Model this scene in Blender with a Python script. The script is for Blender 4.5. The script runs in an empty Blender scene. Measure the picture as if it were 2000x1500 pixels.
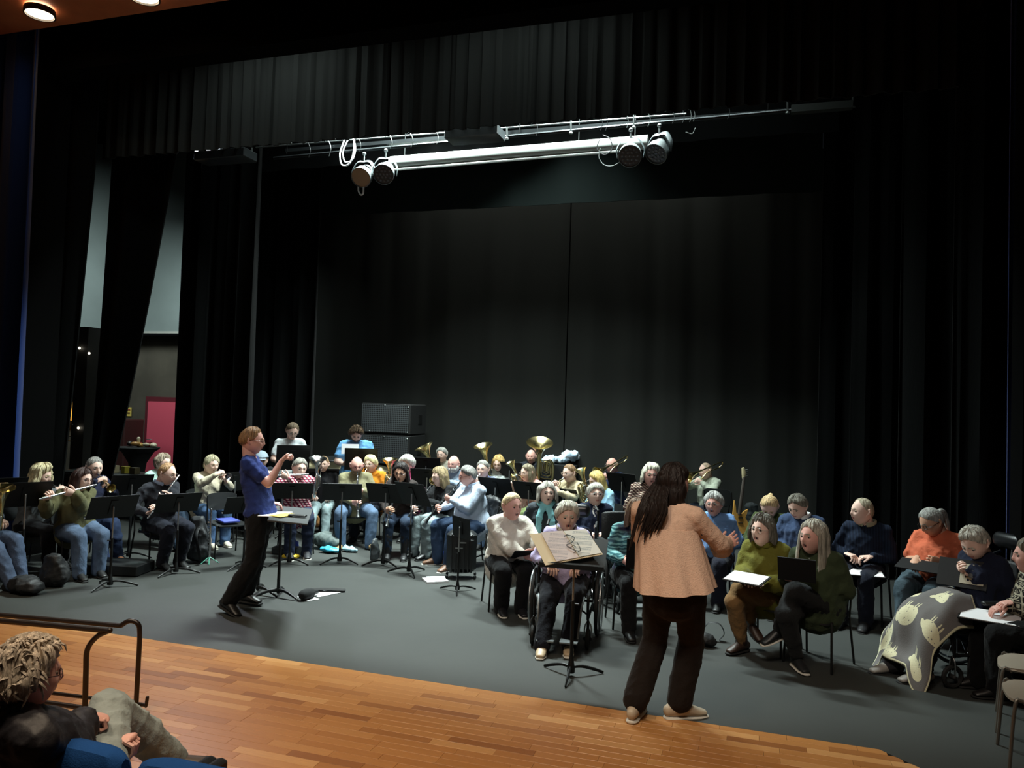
import bpy, math, random
import numpy as np
from mathutils import Matrix, Vector
random.seed(7); np.random.seed(7)
PI = math.pi
scene = bpy.context.scene
COL = scene.collection
# ---------------------------------------------------------------- camera
FPX, CAMH, HOR, ROLL = 1500.0, 2.08, 795.0, .033
PSI = math.atan(FPX/4750.0); PIT = math.atan((HOR-750)/FPX)
FW = np.array([-math.sin(PSI)*math.cos(PIT), math.cos(PSI)*math.cos(PIT), math.sin(PIT)])
RT0 = np.array([math.cos(PSI), math.sin(PSI), 0.0]); UP0 = np.cross(RT0, FW)
RT = math.cos(ROLL)*RT0+math.sin(ROLL)*UP0; UP = math.cos(ROLL)*UP0-math.sin(ROLL)*RT0
CAM = np.array([0, 0, CAMH])
cd = bpy.data.cameras.new('camera'); cam = bpy.data.objects.new('camera', cd); COL.objects.link(cam)
cd.sensor_width = 36; cd.lens = FPX/2000*36; cd.clip_start = .05; cd.clip_end = 200
m = Matrix.Identity(4)
for i in range(3):
    m[i][0] = RT[i]; m[i][1] = UP[i]; m[i][2] = -FW[i]; m[i][3] = CAM[i]
cam.matrix_world = m
scene.camera = cam
# ---------------------------------------------------------------- exposure, world, lights
vs = scene.view_settings
vs.view_transform = 'Standard'; vs.look = 'None'; vs.gamma = 1; vs.use_curve_mapping = False; vs.exposure = 0.3
w = bpy.data.worlds.new('World'); scene.world = w; w.use_nodes = True
w.node_tree.nodes['Background'].inputs[0].default_value = (.6, .7, .8, 1)
w.node_tree.nodes['Background'].inputs[1].default_value = .004
def area(loc, target, size, power, color, spread=180, sy=None):
    l = bpy.data.lights.new('stage_or_fill_light', 'AREA'); l.energy = power; l.color = color; l.size = size; l.spread = math.radians(spread)
    if sy: l.shape = 'RECTANGLE'; l.size_y = sy
    o = bpy.data.objects.new('stage_or_fill_light', l); COL.objects.link(o); o.location = loc
    o.rotation_euler = (Vector(target)-Vector(loc)).to_track_quat('-Z', 'Y').to_euler()
    return o
def spot(loc, target, power, color, angle, blend=.6, r=.1):
    l = bpy.data.lights.new('house_light', 'SPOT'); l.energy = power; l.color = color; l.spot_size = math.radians(angle); l.spot_blend = blend; l.shadow_soft_size = r
    o = bpy.data.objects.new('house_light', l); COL.objects.link(o); o.location = loc
    o.rotation_euler = (Vector(target)-Vector(loc)).to_track_quat('-Z', 'Y').to_euler()
    return o
COOL = (.86, 1.0, .97); WARM = (1.0, .80, .57)
area((-4.6, 9.6, 7.2), (-4.6, 9.2, 0), 1.2, 430, COOL, 110, .35)
area((-2.2, 9.6, 7.2), (-2.4, 9.0, 0), 1.2, 240, COOL, 110, .35)
area((-4.4, 11.5, 7.8), (-4.2, 11.1, 0), 3.5, 230, COOL, 90, .3)
area((-3.4, 9.25, 7.6), (-3.4, 9.9, 5.6), 7.0, 60, COOL, 110, .2)  # added fill strip to brighten the lighting bar, not a lamp of the stage
area((-3.6, 13.8, 7.6), (-3.6, 14.3, 4.5), 6.0, 50, (.95, 1, .93), 120, .25)
area((-5.8, 7.74, 6.9), (-5.8, 8.6, 0), 1.6, 22, COOL, 150, .12)
area((-2.6, 7.74, 6.9), (-2.6, 8.6, 0), 1.6, 14, COOL, 150, .12)
area((-11.8, 12.6, 5.0), (-12.4, 15.0, 1.6), .8, 90, COOL, 160, .8)
area((-8.7, 10.0, 6.3), (-4.6, 4.9, 0), .5, 14, (.82, .88, 1.0), 40, .5)  # added weak lamp, approximates the pale highlight on the left parquet
for x, y, p in ((-6.4, 2.3, 400), (-4.2, 2.3, 480), (-1.8, 2.3, 450), (.8, 2.2, 170)):
    spot((x, y, 5.7), (x+.1, y+1.0, 0), p, WARM, 88, 1.0, .4)
spot((-.6, 1.6, 5.8), (.1, 6.6, .8), 330, (1.0, .90, .80), 46, 1.0, .35)
spot((-3.6, 2.6, 5.8), (-3.4, 9.0, .8), 300, (.95, .98, .95), 46, 1.0, .35)
spot((-6.6, 3.0, 5.8), (-6.4, 7.2, .8), 130, (.95, .98, .95), 50, 1.0, .35)
area((-16.5, 12.4, 5.4), (-17.0, 15.2, 3.5), .8, 60, COOL, 160, .8)  # added fill to lift the grey side wall in the leftmost curtain gap
# ---------------------------------------------------------------- pixel (2000x1500 frame) to point
def ray(x, y): return FW*FPX+RT*(x-1000)-UP*(y-750)
def G(x, y, z=0.0):
    d = ray(x, y); return CAM+d*((z-CAMH)/d[2])
def V(x, y, Y):
    d = ray(x, y); return CAM+d*(Y/d[1])
def D(x, y, p):
    """the point on the pixel's ray at the camera depth of point p"""
    z = (np.array(p)-CAM)@FW; return CAM+ray(x, y)/FPX*z
def A(*v): return np.array(v, float)
def nrm(v):
    v = np.asarray(v, float); return v/max(1e-9, np.linalg.norm(v))
Z = A(0, 0, 1)
# ---------------------------------------------------------------- materials
def srgb(c):
    if isinstance(c, str): c = [int(c[i:i+2], 16)/255 for i in (0, 2, 4)]
    return tuple((x/12.92 if x <= .04045 else ((x+.055)/1.055)**2.4) for x in c)+(1,)
MATS = {}
def mat(key, c, rough=.6, metal=0, spec=.5, bump=0, bscale=40, var=0, vscale=6, sheen=0, stretch=None, c2=None, coat=0):
    if key in MATS: return MATS[key]
    M_ = bpy.data.materials.new(key); M_.use_nodes = True; nt = M_.node_tree; b = nt.nodes['Principled BSDF']
    col = srgb(c)
    b.inputs['Base Color'].default_value = col; b.inputs['Roughness'].default_value = rough; b.inputs['Metallic'].default_value = metal
    b.inputs['Specular IOR Level'].default_value = spec
    if sheen: b.inputs['Sheen Weight'].default_value = sheen; b.inputs['Sheen Roughness'].default_value = .5
    if coat: b.inputs['Coat Weight'].default_value = coat
    tc = nt.nodes.new('ShaderNodeTexCoord'); vec = tc.outputs['Object']
    if stretch:
        mp = nt.nodes.new('ShaderNodeMapping'); mp.inputs['Scale'].default_value = stretch; nt.links.new(vec, mp.inputs[0]); vec = mp.outputs[0]
    if var or c2:
        n = nt.nodes.new('ShaderNodeTexNoise'); n.inputs['Scale'].default_value = vscale; n.inputs['Detail'].default_value = 4; nt.links.new(vec, n.inputs['Vector'])
        mr = nt.nodes.new('ShaderNodeMix'); mr.data_type = 'RGBA'
        mr.inputs[6].default_value = tuple(x*(1-var) for x in col[:3])+(1,)
        mr.inputs[7].default_value = srgb(c2) if c2 else tuple(min(1, x*(1+var)) for x in col[:3])+(1,)
        r = nt.nodes.new('ShaderNodeMapRange'); r.inputs[1].default_value = .35; r.inputs[2].default_value = .65
        nt.links.new(n.outputs[0], r.inputs[0]); nt.links.new(r.outputs[0], mr.inputs[0]); nt.links.new(mr.outputs[2], b.inputs['Base Color'])
    if bump:
        n2 = nt.nodes.new('ShaderNodeTexNoise'); n2.inputs['Scale'].default_value = bscale; n2.inputs['Detail'].default_value = 3; nt.links.new(vec, n2.inputs['Vector'])
        bp = nt.nodes.new('ShaderNodeBump'); bp.inputs['Strength'].default_value = bump; bp.inputs['Distance'].default_value = .01
        nt.links.new(n2.outputs[0], bp.inputs['Height']); nt.links.new(bp.outputs[0], b.inputs['Normal'])
    MATS[key] = M_; return M_
def emis(key, c, s):
    if key in MATS: return MATS[key]
    M_ = mat(key, c); b = M_.node_tree.nodes['Principled BSDF']; b.inputs['Emission Color'].default_value = srgb(c); b.inputs['Emission Strength'].default_value = s
    return M_
def cloth(c, **k):
    return mat('cloth_'+c, c, rough=.9, spec=.15, bump=.35, bscale=60, var=.12, vscale=5, sheen=.05)
def jeans(c):
    r, g, b_ = [int(c[i:i+2], 16) for i in (0, 2, 4)]; m_ = (r+g+b_)/3; cc = ''.join('%02x' % int(.86*(v*.85+m_*.15)) for v in (r, g, b_))
    return mat('denim_'+c, cc, rough=.85, spec=.15, bump=.3, bscale=80, var=.3, vscale=4)
def pattern(key, kind, c1, c2, c3=None, scale=18):
    """printed or woven cloth: plaid, floral, nordic, rib, zigzag"""
    if key in MATS: return MATS[key]
    M_ = mat(key, c1, rough=.9, spec=.15); nt = M_.node_tree; b = nt.nodes['Principled BSDF']; L = nt.links.new
    tc = nt.nodes.new('ShaderNodeTexCoord')
    def mixc(f, a, bb):
        x = nt.nodes.new('ShaderNodeMix'); x.data_type = 'RGBA'; L(f, x.inputs[0])
        for i, v in ((6, a), (7, bb)):
            if isinstance(v, tuple): x.inputs[i].default_value = v
            else: L(v, x.inputs[i])
        return x.outputs[2]
    def step(o, t, sharp=.06):
        r = nt.nodes.new('ShaderNodeMapRange'); r.inputs[1].default_value = t-sharp; r.inputs[2].default_value = t+sharp; L(o, r.inputs[0]); return r.outputs[0]
    def wave(d, s, dist=0):
        x = nt.nodes.new('ShaderNodeTexWave'); x.bands_direction = d; x.inputs['Scale'].default_value = s; x.inputs['Distortion'].default_value = dist; L(tc.outputs['Object'], x.inputs[0]); return x.outputs['Fac']
    a, c_, d_ = srgb(c1), srgb(c2), srgb(c3 or c2)
    if kind == 'plaid':
        o = mixc(step(wave('DIAGONAL', scale*.5), .6), a, c_); o = mixc(step(wave('Z', scale*.6), .66), o, d_)
    elif kind == 'floral':
        v = nt.nodes.new('ShaderNodeTexVoronoi'); v.inputs['Scale'].default_value = scale; L(tc.outputs['Object'], v.inputs['Vector'])
        n = nt.nodes.new('ShaderNodeTexNoise'); n.inputs['Scale'].default_value = scale*.6; L(tc.outputs['Object'], n.inputs['Vector'])
        o = mixc(step(v.outputs['Distance'], .42), c_, a); o = mixc(step(n.outputs[0], .56), o, d_)
    elif kind == 'nordic':
        ck = nt.nodes.new('ShaderNodeTexChecker'); ck.inputs['Scale'].default_value = scale; L(tc.outputs['Object'], ck.inputs[0]); ck.inputs[1].default_value = a; ck.inputs[2].default_value = c_
        v = nt.nodes.new('ShaderNodeTexVoronoi'); v.distance = 'CHEBYCHEV'; v.inputs['Scale'].default_value = scale*.9; L(tc.outputs['Object'], v.inputs['Vector'])
        v.inputs['Randomness'].default_value = .15
        o = mixc(step(v.outputs['Distance'], .27, .02), ck.outputs[0], a); o = mixc(step(v.outputs['Distance'], .42, .02), o, c_)
    elif kind == 'rib':
        o = mixc(step(wave('X', scale), .5, .3), a, c_)
    else:
        o = mixc(step(wave('Z', scale*.35, 9), .5, .25), a, c_)
        n = nt.nodes.new('ShaderNodeTexNoise'); n.inputs['Scale'].default_value = 5; L(tc.outputs['Object'], n.inputs['Vector']); o = mixc(step(n.outputs[0], .55, .1), o, d_)
    L(o, b.inputs['Base Color']); return M_
SKIN = {'fair': mat('skin_fair', 'e8c2b2', rough=.55, spec=.35, var=.06, vscale=12), 'pink': mat('skin_pink', 'e0ab9d', rough=.5, spec=.4, var=.06, vscale=12), 'tan': mat('skin_tan', 'd0a085', rough=.55, spec=.35, var=.06, vscale=12)}
BLK = mat('black_metal', '0b0c0c', rough=.5, spec=.35)
BLKP = mat('black_plastic', '1a1c1d', rough=.45, spec=.4)
SILV = mat('silver_plate', 'd8dadb', rough=.22, metal=1)
STEEL = mat('brushed_steel', 'a9adae', rough=.38, metal=1)
BRASS = mat('lacquered_brass', 'e6d69c', rough=.24, metal=1)
WHITE = mat('white_paper', 'e9eaec', rough=.8)
DARK = mat('dark_void', '050505', rough=.9)
# ---------------------------------------------------------------- mesh helpers
def catmull(P, n):
    P = np.asarray(P, float); Q = np.vstack([2*P[0]-P[1], P, 2*P[-1]-P[-2]]); out = []
    for i in range(1, len(Q)-2):
        for k in range(n):
            t = k/n; a, b, c, d = Q[i-1], Q[i], Q[i+1], Q[i+2]
            out.append(.5*((2*b)+(-a+c)*t+(2*a-5*b+4*c-d)*t*t+(-a+3*b-3*c+d)*t**3))
    out.append(P[-1]); return np.array(out)
def loft(pts, rad, n=10, side=None, rnd=True, flat=None, closed=False):
    """tube through points; rad: scalar, or per point scalar or (a, b); a is measured along side"""
    P = np.asarray(pts, float); K = len(P)
    if np.isscalar(rad): rad = [rad]*K
    Rr = np.array([(r, r) if np.isscalar(r) else r for r in rad], float)
    if rnd and not closed:
        d0 = nrm(P[0]-P[1]); d1 = nrm(P[-1]-P[-2]); r0 = min(Rr[0]); r1 = min(Rr[-1])
        a = [(math.sin(t), math.cos(t)) for t in (1.25, .8, .4)]
        P = np.vstack([[P[0]+d0*r0*s for s, c in a], P, [P[-1]+d1*r1*s for s, c in a[::-1]]])
        Rr = np.vstack([[Rr[0]*c for s, c in a], Rr, [Rr[-1]*c for s, c in a[::-1]]]); K = len(P)
    T = np.gradient(P, axis=0)
    if closed: T = np.roll(P, -1, 0)-np.roll(P, 1, 0)
    T /= np.maximum(np.linalg.norm(T, axis=1), 1e-9)[:, None]
    u = np.asarray(side, float) if side is not None else (A(0, 0, 1) if abs(T[0][2]) < .8 else A(1, 0, 0))
    Vv = []
    ang = np.linspace(0, 2*PI, n, endpoint=False)
    for i in range(K):
        t = T[i]; u2 = u-t*(u@t)
        if np.linalg.norm(u2) < 1e-4: u2 = np.cross(t, A(0, 1, 0.1))
        u2 = nrm(u2); v2 = np.cross(t, u2)
        if side is None: u = u2
        Vv.append(P[i]+np.outer(np.cos(ang)*Rr[i][0], u2)+np.outer(np.sin(ang)*Rr[i][1], v2))
    Vv = np.vstack(Vv); F = []
    for i in range(K if closed else K-1):
        a0 = i*n; b0 = ((i+1) % K)*n
        for j in range(n):
            k = (j+1) % n; F.append((a0+j, a0+k, b0+k, b0+j))
    if not closed:
        F.append(tuple(range(n))[::-1]); F.append(tuple(range((K-1)*n, K*n)))
    return Vv, F
def box(c, s, R=None, bev=0):
    x, y, z = [v/2 for v in s]; c = np.asarray(c, float)
    if bev:
        b = bev; V_ = []
        for sz in (-1, 1):
            for inset in ((b, 0) if sz < 0 else (0, b)):
                zz = sz*(z-(0 if inset else b))
                pts = []
                for sx, sy in ((-1, -1), (1, -1), (1, 1), (-1, 1)):
                    X, Y = sx*(x-inset), sy*(y-inset)
                    if (sx*sy) > 0: pts += [(X, Y-sy*b), (X-sx*b, Y)][::1] if False else [(X, Y-sy*b), (X-sx*b, Y)]
                    else: pts += [(X-sx*b, Y), (X, Y-sy*b)]
                V_ += [(p[0], p[1], zz) for p in pts]
        V_ = np.array(V_, float); F = [tuple(range(8))[::-1], tuple(range(24, 32))]
        for r in range(3):
            for j in range(8): k = (j+1) % 8; F.append((r*8+j, r*8+k, r*8+8+k, r*8+8+j))
    else:
        V_ = np.array([(a*x, b*y, d*z) for d in (-1, 1) for a, b in ((-1, -1), (1, -1), (1, 1), (-1, 1))], float)
        F = [(3, 2, 1, 0), (4, 5, 6, 7), (0, 1, 5, 4), (1, 2, 6, 5), (2, 3, 7, 6), (3, 0, 4, 7)]
    if R is not None: V_ = V_@np.asarray(R).T
    return V_+c, F
def lathe(prof, n=16, o=(0, 0, 0), ax=(0, 0, 1)):
    """profile [(r, h)...] turned about ax at o; open surface"""
    ax = nrm(ax); u = nrm(np.cross(ax, A(0, 1, 0) if abs(ax[1]) < .8 else A(1, 0, 0))); v = np.cross(ax, u)
    ang = np.linspace(0, 2*PI, n, endpoint=False)
    V_ = np.vstack([np.asarray(o)+ax*h+np.outer(np.cos(ang)*r, u)+np.outer(np.sin(ang)*r, v) for r, h in prof]); F = []
    for i in range(len(prof)-1):
        for j in range(n): k = (j+1) % n; F.append((i*n+j, i*n+k, (i+1)*n+k, (i+1)*n+j))
    return V_, F
def ball(c, r, n=10, m_=7, R=None):
    r = np.array([r]*3 if np.isscalar(r) else r, float)
    V_ = []; F = []
    for i in range(m_+1):
        t = PI*i/m_
        for j in range(n):
            a = 2*PI*j/n; V_.append((math.sin(t)*math.cos(a), math.sin(t)*math.sin(a), math.cos(t)))
    V_ = np.array(V_)*r
    if R is not None: V_ = V_@np.asarray(R).T
    for i in range(m_):
        for j in range(n): k = (j+1) % n; F.append((i*n+j, (i+1)*n+j, (i+1)*n+k, i*n+k))
    return V_+np.asarray(c, float), F
def strip(L, R_, th):
    """sheet between two polylines, given thickness"""
    L = np.asarray(L, float); R_ = np.asarray(R_, float); n = len(L)
    d = np.gradient(L, axis=0); nn = np.cross(d, R_-L); nn /= np.maximum(np.linalg.norm(nn, axis=1), 1e-9)[:, None]
    V_ = np.vstack([L, R_, L+nn*th, R_+nn*th]); F = []
    for i in range(n-1):
        F += [(i, n+i, n+i+1, i+1), (2*n+i, 2*n+i+1, 3*n+i+1, 3*n+i), (i, i+1, 2*n+i+1, 2*n+i), (n+i, 3*n+i, 3*n+i+1, n+i+1)]
    F += [(0, 2*n, 3*n, n), (n-1, 2*n-1, 4*n-1, 3*n-1)]
    return V_, F
def rotz(a): c, s = math.cos(a), math.sin(a); return np.array([[c, -s, 0], [s, c, 0], [0, 0, 1]])
def rotx(a): c, s = math.cos(a), math.sin(a); return np.array([[1, 0, 0], [0, c, -s], [0, s, c]])
class MB:
    def __init__(s): s.V = []; s.F = []; s.I = []; s.n = 0
    def add(s, vf, mi=0):
        V_, F = vf; V_ = np.asarray(V_, float); s.V.append(V_); s.F += [tuple(int(i)+s.n for i in f) for f in F]; s.I += [mi]*len(F); s.n += len(V_); return s
    def xf(s, R, t):
        s.V = [v@np.asarray(R).T+np.asarray(t) for v in s.V]; return s
    def mesh(s, name, mats, off=(0, 0, 0), smooth=True):
        me = bpy.data.meshes.new(name); V_ = np.vstack(s.V)-np.asarray(off)
        me.from_pydata(V_.tolist(), [], s.F)
        for m_ in (mats if isinstance(mats, (list, tuple)) else [mats]): me.materials.append(m_)
        if max(s.I): me.polygons.foreach_set('material_index', s.I)
        if smooth: me.polygons.foreach_set('use_smooth', [True]*len(s.F)); me.set_sharp_from_angle(angle=math.radians(42))
        me.update(); return me
    def obj(s, name, mats, parent=None, smooth=True, **k):
        off = tuple(parent['_o']) if parent is not None and '_o' in parent else (0, 0, 0)
        o = bpy.data.objects.new(name, s.mesh(name, mats, off if parent is not None else k.get('loc', (0, 0, 0)), smooth)); COL.objects.link(o)
        if parent is not None: o.parent = parent
        elif 'loc' in k: o.location = k['loc']
        if '_o' in (parent or {}): o['_o'] = parent['_o']
        return o
def tag(o, label=None, cat=None, group=None, kind=None):
    for k, v in (('label', label), ('category', cat), ('group', group), ('kind', kind)):
        if v: o[k] = v
    return o
def empty(name, loc, label, cat, group=None, rz=0):
    o = bpy.data.objects.new(name, None); COL.objects.link(o); o.location = loc; o.rotation_euler = (0, 0, rz); o.empty_display_size = .1
    o['_o'] = [float(v) for v in loc]; return tag(o, label, cat, group)
def copy_tree(o, parent=None):
    c = o.copy(); COL.objects.link(c); c.parent = parent
    for ch in list(KIDS.get(o.name, o.children)): copy_tree(ch, c)
    return c
KIDS = {}
def frame(y, x=None):
    """rotation with columns (side, y, up)"""
    y = nrm(y); s = nrm(np.cross(y, Z)) if x is None else nrm(x-y*(x@y)); return np.stack([s, y, np.cross(s, y)], 1)
# ================================================================ the setting
VINYL = mat('stage_vinyl', '353735', rough=.62, spec=.35, bump=.12, bscale=6, var=.1, vscale=.7)
def struct(name, mb, m_, label=None, smooth=False, parent=None):
    o = mb.obj(name, m_, parent, smooth)
    return tag(o, label, None, None, 'structure') if parent is None else o
EDGE = 5.4
st = MB(); st.add(box((-5, 12.2, -.05), (22, 13.6, .1))); 
V_ = A((1.2, 5.4, -.1), (.8, 5.4, -.1), (1.9, 4.35, -.1), (6, 4.0, -.1), (6, 5.4, -.1)); V2 = V_.copy(); V2[:, 2] = 0
st.add((np.vstack([V_, V2]), [(0, 1, 2, 3, 4), (9, 8, 7, 6, 5), (0, 5, 6, 1), (1, 6, 7, 2), (2, 7, 8, 3), (3, 8, 9, 4), (4, 9, 5, 0)]))
struct('floor', st, VINYL, 'dark grey vinyl stage floor the musicians sit on')
# wooden hall floor made of parquet strips
wm = mat('parquet', 'b8793f', rough=.3, spec=.6); nt = wm.node_tree; b = nt.nodes['Principled BSDF']
tc = nt.nodes.new('ShaderNodeTexCoord'); geo = nt.nodes.new('ShaderNodeNewGeometry'); oi = nt.nodes.new('ShaderNodeObjectInfo')
ad = nt.nodes.new('ShaderNodeMath'); ad.operation = 'ADD'; nt.links.new(geo.outputs['Random Per Island'], ad.inputs[0]); nt.links.new(oi.outputs['Random'], ad.inputs[1])
fr = nt.nodes.new('ShaderNodeMath'); fr.operation = 'FRACT'; nt.links.new(ad.outputs[0], fr.inputs[0])
cr = nt.nodes.new('ShaderNodeValToRGB'); els = cr.color_ramp.elements; els[0].color = srgb('8e5a30'); els[1].color = srgb('c89660'); e = els.new(.12); e.color = srgb('ab7440'); e = els.new(.8); e.color = srgb('b57e48')
nt.links.new(fr.outputs[0], cr.inputs[0])
mp = nt.nodes.new('ShaderNodeMapping'); mp.inputs['Scale'].default_value = (3, 60, 1); nt.links.new(tc.outputs['Object'], mp.inputs[0])
n_ = nt.nodes.new('ShaderNodeTexNoise'); n_.inputs['Scale'].default_value = 2.5; n_.inputs['Detail'].default_value = 5; nt.links.new(mp.outputs[0], n_.inputs['Vector'])
mr = nt.nodes.new('ShaderNodeMapRange'); mr.inputs[3].default_value = .72; mr.inputs[4].default_value = 1.2; nt.links.new(n_.outputs[0], mr.inputs[0])
mx = nt.nodes.new('ShaderNodeMix'); mx.data_type = 'RGBA'; mx.blend_type = 'MULTIPLY'; mx.inputs[0].default_value = 1
nt.links.new(cr.outputs[0], mx.inputs[6]); nt.links.new(mr.outputs[0], mx.inputs[7]); nt.links.new(mx.outputs[2], b.inputs['Base Color'])
wf = MB().add(box((-3, 2.2, -.08), (13, 6.4, .1))); wf = tag(wf.obj('floor', mat('subfloor', '3a2210', rough=.8)), 'orange-brown parquet floor in front of the stage', None, None, 'structure')
PW = .075
plank_meshes = {L: MB().add(box((0, 0, 0), (L-.0015, PW-.0012, .012), bev=.0006)).mesh('plank', wm, smooth=False) for L in (.42, .48, .55)}
planks = []
for r_ in range(0, 40):
    y = EDGE-PW*(r_+.5); x = -8.2+random.random()*.4; k = 0
    while x < 2.6:
        L = random.choice((.42, .48, .55)); cx = x+L/2; x += L
        lim = .8+max(0, (5.4-y))*1.05
        if cx+L/2 > lim: 
            L2 = L
            if cx-L/2 < lim-.1: planks.append((cx, y, L, 9e9, min(L, lim-(cx-L/2))))
            continue
        d = A(cx, y, 0)-CAM; z = d@FW; px = 1000+FPX*(d@RT)/z; py = 750-FPX*(d@UP)/z
        vis = -40 < px < 1900 and py < 1520
        planks.append((cx, y, L, z if vis else 1e6+z, L))
planks.sort(key=lambda q: q[3])
rest = MB()
for i, (cx, y, L, z, L2) in enumerate(planks):
    zz = -.006-.0008*random.random()
    if i < 300:
        o = bpy.data.objects.new('plank', plank_meshes[L]); COL.objects.link(o); o.location = (cx, y, zz); o.parent = wf
    else: rest.add(box((cx-(L-L2)/2, y, zz), (L2-.0015, PW-.0012, .012)))
tag(rest.obj('plank', wm, wf, False), kind='stuff')
# hall ceiling with downlights
CEI = mat('ceiling_wood', 'b86a40', rough=.6, var=.06)
c0 = V(0, 68, 7.0); ZC = c0[2]
struct('ceiling', MB().add(box((-3, 2.9, ZC+.1), (24, 8.2, .2))), CEI, 'orange-brown wooden ceiling of the hall')
for (px, py, lb) in ((78, 18, 'round recessed downlight with a bright white bowl at the ceiling corner'), (282, -15, 'downlight in the ceiling cut by the top picture edge')):
    p = G(px, py, ZC-.02); t = empty('downlight', p, lb, 'ceiling light', 'hall downlights')
    MB().add(lathe([(.16, .0), (.165, -.07), (.15, -.07), (.14, 0)], 20, p)).obj('trim_ring', BLKP, t)
    MB().add(lathe([(.14, -.05), (.09, .0), (.0, .005)], 20, p)).obj('bulb', emis('lamp_glow', 'ffe9c8', 14), t)
# black cloth
VEL = mat('black_velvet', '080909', rough=1, spec=.03, sheen=.03, bump=.25, bscale=30, stretch=(6, 6, .4))
VEL2 = mat('black_wool_serge', '232423', rough=1, spec=.03, bump=.15, bscale=60)
BLUE = mat('blue_velvet', '142c62', rough=.9, spec=.05, sheen=.15)
def curtain(name, a, b_, y, z0, z1, amp, wl, m_, label, cat='curtain', top=None, hem=.06, ph=0, dy=0, group=None, irr=.5):
    """cloth hanging between x=a and x=b at depth y; top=(a,b) gives the top edge its own ends"""
    n = max(12, int(abs(b_-a)/wl*9)); m2 = 18 if top else 9; rs = np.random.RandomState(int(abs(a*31+y*17+z1*7))+3)
    t = np.linspace(0, 1, n); ta, tb = top or (a, b_)
    w1 = np.cumsum(.5+rs.rand(n)*irr*2); w1 = w1/w1[-1]*abs(b_-a)/wl*2*PI+ph
    V_ = []; Zt = Zp(270, 300, y) if top else z1
    for i in range(m2+1):
        s = i/m2; z = z0+(z1-z0)*s; e = min(1, s*(z1-z0)/(Zt-z0))**.8 if top else s
        xx = (a+(b_-a)*t)*(1-e)+(ta+(tb-ta)*t)*e
        am = amp*(1-.25*s)
        yy = y+dy*t+am*np.sin(w1+s*.5)+am*.35*np.sin(w1*2.3+s*1.2)+.4*am*np.sin(w1*.37+s)
        xx = xx+am*.4*np.cos(w1*1.1)
        V_.append(np.stack([xx, yy, np.full(n, z)], 1))
    V_ = np.vstack(V_); back = V_+A(0, .02, 0); N = len(V_); F = []
    for i in range(m2):
        for j in range(n-1):
            q = (i*n+j, i*n+j+1, (i+1)*n+j+1, (i+1)*n+j); F += [q, tuple(N+k for k in q[::-1])]
    for j in range(n-1): F.append((j+1, j, N+j, N+j+1))
    for i in range(m2): F += [(i*n, (i+1)*n, N+(i+1)*n, N+i*n), (i*n+n-1, N+i*n+n-1, N+(i+1)*n+n-1, (i+1)*n+n-1)]
    e = MB().add((np.vstack([V_, back]), F))
    o = e.obj(name, m_, None, True, loc=(a, y, z0)); tag(o, label, cat, group); return o
def X(px, py, Y): return V(px, py, Y)[0]
def Zp(px, py, Y): return V(px, py, Y)[2]
# proscenium
PY = 7.5
zh = Zp(1000, 40, PY); xl = X(84, 500, PY); xr = X(2040, 600, PY)
BW = mat('matt_black_wall', '050505', rough=1, spec=.05)
pw = MB(); pw.add(box(((xl+xr)/2, PY, (zh+ZC+1)/2), (xr-xl+14, .3, ZC+1-zh)))
struct('wall_front', pw, BW, 'black header above the stage opening')
struct('wall_left', MB().add(box((xl-.16, PY+.05, 3)  , (.32, .5, 6.6))), BW, 'black pier beside the blue curtain')
struct('wall_right', MB().add(box((X(1989, 600, PY-.2)+.6, PY-.2, 3.2), (1.2, .3, 6.6))), BW, 'black pier right of the narrow blue curtain')
struct('wall_right', MB().add(box((6.3, 8, 3), (.3, 17, 7.4))), BW, 'black wall right of the stage')
struct('trim_1', MB().add(box((X(100, 500, PY+.35), PY+.35, 2.9), (.22, .06, 5.8))), mat('grey_edge', '3c3e3d', rough=.8), 'grey vertical edge board beside the black pier')
curtain('house_curtain', X(-120, 600, PY-.3), X(62, 600, PY-.3), PY-.35, .02, zh+.6, .1, .42, BLUE, 'deep blue velvet curtain at the edge of the stage opening, trumpeters before it')
curtain('house_curtain', X(1966, 600, PY), X(1987, 600, PY), PY, .02, zh+.6, .09, .3, BLUE, 'deep blue velvet curtain behind the leather headrest')
# borders
Y1 = 8.5
curtain('border_curtain', X(196, 300, Y1), X(2050, 200, Y1), Y1, Zp(1000, 243, Y1), 8.55, .03, .2, VEL2, 'wide gathered black border cloth hanging in front of the lighting bar', irr=.9)
MB_ = MB().add(box(((X(203, 300, Y1)+X(1860, 200, Y1))/2, Y1-.035, Zp(1000, 243, Y1)+.04), (X(1860, 200, Y1)-X(203, 300, Y1), .012, .075)))
Y2 = 10.9
curtain('border_curtain', X(497, 330, Y2), X(1640, 260, Y2), Y2, Zp(1000, 300, Y2), 8.55, .025, .8, VEL, 'low black border cloth right behind the lighting bar', irr=.9)
Y3 = 13.2
curtain('border_curtain', X(624, 400, Y3), X(1605, 370, Y3), Y3, Zp(1000, 403, Y3), 8.55, .02, 1.1, mat('border_black', '1e2423', rough=.95, spec=.05), 'flat black border cloth above the backdrop', irr=.9)
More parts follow.
